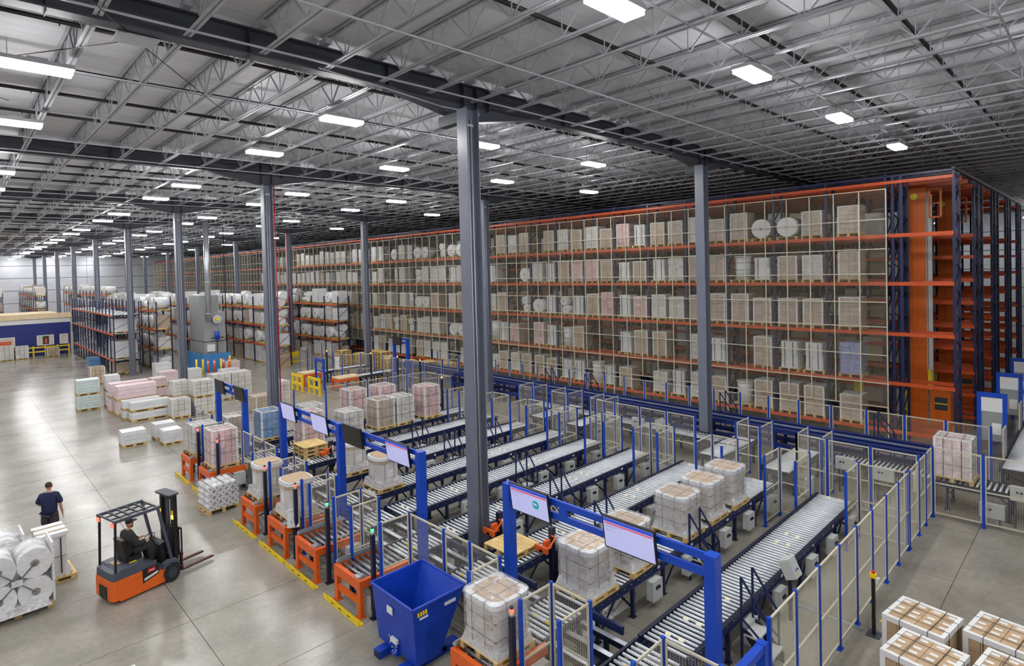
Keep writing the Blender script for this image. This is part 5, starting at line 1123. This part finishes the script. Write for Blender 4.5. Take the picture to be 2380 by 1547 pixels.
# goods in the front row: two slots to a bay
def rmesh(key, fn): return cached(('rk', key), fn)
def goods(kind, t, h, near):
    z = PH; x0 = 0.
    if kind in ('brown', 'white', 'pink', 'lilac'):
        mt = {'brown': CARDG, 'white': CARDW, 'pink': CARDP, 'lilac': CARDV}[kind]; w, d = .8, .95; nz = 6; hh = round(h, 1)
        if near:
            put('core', rmesh(('c', kind, hh), lambda: MB().box(-d/2+.03, -w/2+.02, 0, d/2, w/2-.01, hh-.02, mt).mesh('core')), t, (0, 0, z)); cz = hh/nz
            me = rmesh(('f', kind, hh), lambda: MB().box(-.02, -.19, .008, .02, .19, cz-.008, mt).mesh('carton')); ms_ = rmesh(('fs', kind, hh), lambda: MB().box(-.22, -.015, .008, .22, .015, cz-.008, mt).mesh('carton'))
            for k in range(nz):
                for s in (-.2, .2): put('carton', me, t, (-d/2+.02, s, z+cz*k))
                for s in (-.24, .22): put('carton', ms_, t, (s, -w/2+.01, z+cz*k))
        else: put('core', rmesh(('cf', kind, hh), lambda: MB().box(-d/2, -w/2, 0, d/2, w/2, hh, mt).mesh('core')), t, (0, 0, z))
        if kind != 'lilac':
            def ed():
                m = MB()
                for s in (-1, 1): m.box(-d/2-.02, s*w/2-.035, 0, -d/2+.04, s*w/2+.035, hh+.01, EDGE)
                m.box(-d/2-.02, -w/2, hh-.03, d/2, w/2, hh+.015, EDGE)
                return m.mesh('edge_board')
            put('edge_board', rmesh(('e', hh), ed), t, (0, 0, z))
        if near == 2: put('film', rmesh(('fi', hh), lambda: MB().box(-d/2-.03, -w/2-.045, .02, d/2, w/2+.045, hh+.03, FILM).mesh('film')), t, (0, 0, z))
    elif kind == 'roll':
        r = round(min(.46, h/2.4), 2); put('roll', rmesh(('r', r), lambda: MB().cyl((-.48, 0, r), (.48, 0, r), r, ROLLW, 24).mesh('roll')), t, (0, 0, z)); put('core', rmesh(('rc', r), lambda: MB().cyl((-.49, 0, r), (-.47, 0, r), .06, CORE, 12).mesh('core')), t, (0, 0, z))
    elif kind == 'rolls':
        r = .27
        for a, b in ((-.08, 0), (.06, 1)): put('roll', rmesh('rs', lambda: MB().cyl((-.45, 0, .27), (.45, 0, .27), .27, ROLLW, 20).mesh('roll')), t, (0, a, z+2*r*b)); put('core', rmesh('rsc', lambda: MB().cyl((-.46, 0, .27), (-.44, 0, .27), .05, CORE, 10).mesh('core')), t, (0, a, z+2*r*b))
    elif kind == 'upright':
        put('roll', rmesh(('u', round(h, 1)), lambda: MB().cyl((0, 0, 0), (0, 0, round(h, 1)-.06), .38, ROLLW, 20).cyl((0, 0, round(h, 1)-.06), (0, 0, round(h, 1)), .42, EDGE, 20).mesh('roll')), t, (0, 0, z))
        put('strap', rmesh(('us', round(h, 1)), lambda: MB().cyl((0, 0, round(h, 1)*.4), (0, 0, round(h, 1)*.4+.02), .385, STRAP, 20, caps=False).cyl((0, 0, round(h, 1)*.7), (0, 0, round(h, 1)*.7+.02), .385, STRAP, 20, caps=False).mesh('strap')), t, (0, 0, z))
    else:
        hh = round(h, 1); put('wrapped_block', rmesh(('w', hh), lambda: MB().prism(rrect(.9, .78, .1), 0, hh*.5, FILMW, k=.94).mesh('wrapped_block')), t, (0, 0, z)); put('wrapped_block', rmesh(('w2', hh), lambda: MB().prism(rrect(.86, .74, .12), 0, hh*.48, FILMW, k=1.02).mesh('wrapped_block')), t, (0, .02, z+hh*.5))
        put('strap', rmesh(('ws', hh), lambda: MB().box(-.46, -.2, .05, -.452, -.17, hh*.95, STRAP).box(-.46, .17, .05, -.452, .2, hh*.95, STRAP).mesh('strap')), t, (0, 0, z))
DSC = {'brown': 'brown cartons in film', 'white': 'whitish cartons in film', 'pink': 'pink-red cartons in film', 'lilac': 'blue-white bottle packs', 'roll': 'single white roll end-on', 'rolls': 'two stacked white rolls', 'upright': 'upright white drum roll', 'wrap': 'white wrapped block'}
fixed = {0: ['brown', 'brown', 'brown', 'brown', 'upright', 'brown', 'white', 'wrap', 'white', None, 'brown', 'wrap', 'upright', 'wrap', 'wrap', 'brown', 'brown', 'brown', 'white', 'brown', 'roll', 'brown', 'roll'],
         1: ['lilac', 'wrap', 'wrap', 'brown', None, 'wrap', 'white', None, 'brown', 'brown', 'wrap', None, None, 'brown', 'upright', 'wrap', 'pink', None, 'pink', 'wrap', 'upright'],
         2: ['brown', 'brown', 'brown', 'brown', 'brown', 'brown', 'brown', 'white', 'white', 'pink', 'wrap', 'pink', 'brown', 'wrap', 'rolls', 'wrap', 'roll', 'rolls', None, 'brown', 'white', 'pink'],
         3: ['brown', 'white', 'brown', 'wrap', 'upright', 'brown', 'brown', 'white', 'wrap', 'brown', 'wrap', 'brown', 'pink', 'pink', 'brown', 'wrap', 'white', 'roll', None, None, 'wrap', 'wrap'],
         4: ['brown', 'brown', 'roll', 'roll', 'brown', 'brown', 'white', 'brown', 'brown', 'wrap', 'pink', 'brown', 'white', 'brown', 'white', 'brown', None, 'brown', 'white', 'brown', None, None, None]}
HT = {0: 1.35, 1: 1.4, 2: 1.4, 3: 1.35, 4: 1.35}
cnt = 0; far_g = MB()
for li, z in enumerate(LV):
    for s in range(0, 58):
        if s == 0: y = -4.35
        else: b = (s-1)//2; y = -3.45+BAY*b+(.6 if (s-1) % 2 == 0 else 1.7)
        if s < len(fixed[li]): kd = fixed[li][s]
        else: kd = RN.choice(('brown', 'white', 'wrap', 'wrap', 'roll', 'rolls', 'upright', 'white', None, None if s < 40 else 'wrap'))
        if s >= 36 and RN.random() < .25: kd = None
        if kd is None: continue
        if s >= 34:
            hh = HT[li]*RN.uniform(.7, 1.0); far_g.box(RX+.02, y-.4, z+.144, RX+.95, y+.4, z+.144+hh, {'brown': CARDG, 'white': CARDW, 'pink': CARDP}.get(kd, FILMW)); far_g.box(RX, y-.46, z, RX+1.0, y+.46, z+.14, WOODD); continue
        cnt += 1
        t = thing('rack_load', f'{DSC[kd]}, tall rack level {["one","two","three","four","five"][li]}, {ordn(s+1)} slot left of the mast', 'pallet load', (RX+.5, y, z), 0, 'goods in the tall rack')
        put('pallet', palf, t, (0, 0, 0), 0, None, (1.05, .92, 1)); goods(kd, t, HT[li]*RN.uniform(.82, 1.0), 2 if s < 8 else s < 24)

tag(put('distant_tall_rack_goods', far_g), 'wrapped goods in the far half of the tall rack', 'rack goods', kind='stuff')
bk_g = MB()
for x in (23.0, 24.3, 28.6):
    for z in LV:
        for s in range(30):
            if RN.random() < .8: hh = RN.uniform(1.0, 1.6); y = -5.2+1.15*s; bk_g.box(x+.05, y-.42, z+.12, x+1.0, y+.42, z+.12+hh, RN.choice((CARDG, CARDG, CARDW)))
tag(put('rear_row_goods', bk_g), 'goods in the dark rack rows behind the front row', 'rack goods', kind='stuff')
# ------------------------------------------------------------------ transfer track and short conveyors before the rack
tk = thing('transfer_track', 'long navy transfer track running along the foot of the tall rack', 'track', (0, 0, 0))
for x, z in ((13.05, 1.2), (13.5, 1.22), (14.0, 1.25), (13.0, .62), (14.05, .62)): put('track_beam', MB().box(x-.08, -8.2, z-.16, x+.08, 24, z, TRACK).box(x-.11, -8.2, z-.005, x+.11, 24, z+.02, TRACK), tk)
put('rail_top', MB().box(13.47, -8.2, 1.24, 13.53, 24, 1.28, STEEL), tk); put('cable_tray', MB().box(13.2, -8.2, 1.06, 13.4, 24, 1.1, NAVYD), tk)
for k in range(21): put('cross_support', cached('ttc', lambda: MB().box(12.96, -.05, 0, 13.06, .05, 1.1, NAVY).box(14.0, -.05, 0, 14.1, .05, 1.1, NAVY).box(13.06, -.04, .46, 14.0, .04, .56, NAVYD).mesh('cross_support')), tk, (0, -7.8+1.55*k, 0))
for y in (-6.4, -.6, 6.8, 9.6): stile(f'navy guard rail frame on the transfer track, {["nearest the orange mast","beside the far column","left of the far column","farthest left"][[-6.4,-.6,6.8,9.6].index(y)]}', 13.6, y, .55, False)
conveyor('roller_conveyor', 'short roller conveyor past the lane ends, behind the last lane pen', 9.25, 12.3, LANES[1], 'short outfeed conveyors', (10.2,), (9.6, 10.8), mrail=DGREY)
conveyor('roller_conveyor', 'short roller conveyor past the lane ends, left of the last pen', 9.25, 12.3, LANES[2]+.1, 'short outfeed conveyors', (10.2,), mrail=DGREY)
conveyor('roller_conveyor', 'short roller conveyor behind the far column, right', 9.25, 12.3, LANES[5]+.2, 'short outfeed conveyors', (10.2,), mrail=DGREY)
conveyor('roller_conveyor', 'short roller conveyor behind the far column, left', 9.25, 12.3, LANES[6]+.3, 'short outfeed conveyors', (10.2,), mrail=DGREY)
conveyor('roller_conveyor', 'wide grey cross conveyor behind the mesh fence in the middle', -2.6, 8.2, 11.35, None, (), (), along='y', mrail=DGREY)
conveyor('roller_conveyor', 'navy cross conveyor under the red and white cartons at the right', -13.5, -5.6, 12.05, None, (), (), along='y')
conveyor('roller_conveyor', 'bright roller conveyor leading into the rack at the right edge', 14.3, 32, -10.28, None, (14.9,), ())
for k, (x, y, z, lab) in enumerate(((11.0, -9.95, .45, 'on the fence behind the corner, lower'), (10.95, -6.2, 1.0, 'behind the pen facing the last lane'), (10.95, -7.3, .9, 'second behind the pen facing the last lane'), (9.7, -5.35, .55, 'tall one at the end of the pens'), (10.9, 0.6, 1.0, 'on the grey cross conveyor, right'), (10.9, 1.8, 1.0, 'on the grey cross conveyor, middle'), (10.9, 3.0, 1.0, 'on the grey cross conveyor, left'), (10.3, 4.9, .9, 'pale board by the far portals'), (11.3, -10.6, 1.0, 'long one at the right edge'))):
    t = thing('wall_box', f'light grey equipment box, {lab}', 'control box', (x, y, z), 0, 'grey boxes past the lane ends'); put('body', MB().box(-.08, -.28, -.2, .08, .28, .2, GREYB), t); put('switch', MB().cyl((-.08, .12, .05), (-.11, .12, .05), .03, BLACK, 8).cyl((-.08, .03, .05), (-.11, .03, .05), .03, BLACK, 8), t)
    put('stand', MB().box(-.03, -.2, -z, .03, -.15, -.2, DGREY).box(-.03, .15, -z, .03, .2, -.2, DGREY), t)
# portal frames at the right edge
for k, (x, y) in enumerate(((16.1, -9.4), (21.1, -9.4), (26.1, -9.4))):
    t = thing('scan_portal', f'blue-framed grey inspection portal over the right-edge conveyor, {ordn(k+1)} from the front', 'portal', (x, y, 0), 0, 'inspection portals')
    for s in (-.35, .35): put('post', cached('spp', lambda: MB().box(-.06, -.06, 0, .06, .06, 2.9, BLUE).mesh('post')), t, (0, s, 0))
    put('crossbar', cached('spc', lambda: MB().box(-.08, -.41, 2.82, .08, .41, 2.96, BLUE).mesh('crossbar')), t); put('white_board', cached('spw', lambda: MB().box(-.05, -.29, 2.3, .0, .29, 2.8, EDGE).box(-.04, -.25, 1.5, 0, .0, 1.9, EDGE).mesh('white_board')), t); put('grey_board', cached('spg', lambda: MB().box(-.03, -.29, 1.25, .02, .29, 2.3, GREYC).mesh('grey_board')), t)
    put('side_screen', cached('sps', lambda: MB().box(-.9, -.4, .1, -.1, -.36, 1.9, BEIGE).mesh('side_screen')), t)
drum_load('carton_drum', 'white wrapped drum at the right edge beyond the portals', (22.5, -10.28, RZ))
# empty pallet stacks in the far pen
stacks = [(13.7, 32.8, 9), (14.9, 32.0, 7), (15.3, 30.4, 9), (15.3, 29.2, 9), (14.3, 26.6, 9), (13.6, 25.6, 9), (14.6, 24.4, 8), (13.4, 22.8, 6), (14.6, 22.0, 9), (15.0, 20.3, 9), (12.4, 24.2, 4)]
for si, (x, y, n) in enumerate(stacks):
    for k in range(n):
        t = thing('wooden_pallet', f'empty pallet, {ordn(n-k)} from the top of the {ordn(si+1)} far stack from the left', 'pallet', (x+RN.uniform(-.02, .02), y+RN.uniform(-.02, .02), .146*k), 0, 'empty pallet stacks'); put('pallet_body', palf, t)
# far infeed stations by the yellow barriers
for k, (x, y) in enumerate(((7.2, 27.0), (7.9, 23.2))):
    t = thing('infeed_table', f'far orange infeed table with wooden top, {["beside the left yellow barrier","right of the blue frame"][k]}', 'table', (x, y, 0), 0, 'far infeed tables')
    put('front_beam', TP['front_beam'], t); put('lower_beam', TP['lower_beam'], t); put('wooden_top', MB().box(-.05, -.55, .84, 1.6, .55, .92, PLY), t)
    for s in (-1, 1): put('side_beam', TP['side_beam'], t, (.05, s*.555, 0)); put('leg', TP['leg'], t, (0, s*.53, 0)); put('leg', TP['leg'], t, (1.2, s*.53, 0))
    conveyor('roller_conveyor', f'far grey roller conveyor behind the {["left","right"][k]} far orange table', x+1.7, x+5.2, y, 'far conveyors', mrail=DGREY)
t = thing('gate_portal', 'small blue open frame beside the right yellow barrier', 'portal', (7.6, 24.9, 0))
for s in (-.6, .6): put('post', MB().box(-.05, s-.06, 0, .05, s+.06, 2.1, BLUE), t)
put('crossbar', MB().box(-.05, -.54, 1.85, .05, .54, 2.05, BLUE).box(-.05, -.54, 1.2, .05, .54, 1.3, BLUE), t)
print('tall rack goods', cnt, 'objects', len(bpy.data.objects))

nb_ = thing('notice_board', 'white notice board hung on the far mesh fence by the yellow barriers', 'sign', (9.32, 25.7, 1.0)); put('board', MB().box(0, -.3, 0, .03, .3, .9, EDGE), nb_); put('printed_lines', MB().box(-.003, -.22, .55, 0, .22, .6, SCREENT).box(-.003, -.22, .4, 0, .1, .43, SCREENT), nb_)
for x, y, lab in ((7.4, 42.5, 'right of the machine tower'), (-8.2, 100, 'before the far wall')):
    t = thing('drop_pipe', f'thin black drop pipe hanging from the ceiling {lab}', 'pipe', (x, y, 0)); put('tube', MB().cyl((0, 0, 0), (0, 0, 12.3), .04, PIPE, 8), t); put('floor_flange', MB().cyl((0, 0, 0), (0, 0, .04), .09, PIPE, 10), t)
for x, y, z, lab in ((.45, 14.45, 9.5, 'left of the second column'), (12.9, 41.7, 9.5, 'at the far column by the rack end')):
    t = thing('riser_pipe', f'thin red sprinkler riser pipe {lab}', 'pipe', (x, y, 0)); put('tube', MB().cyl((0, 0, 0), (0, 0, 12.2), .03, REDP, 8), t); put('valve', MB().cyl((0, -.08, 1.2), (0, .08, 1.2), .06, REDP, 10), t)
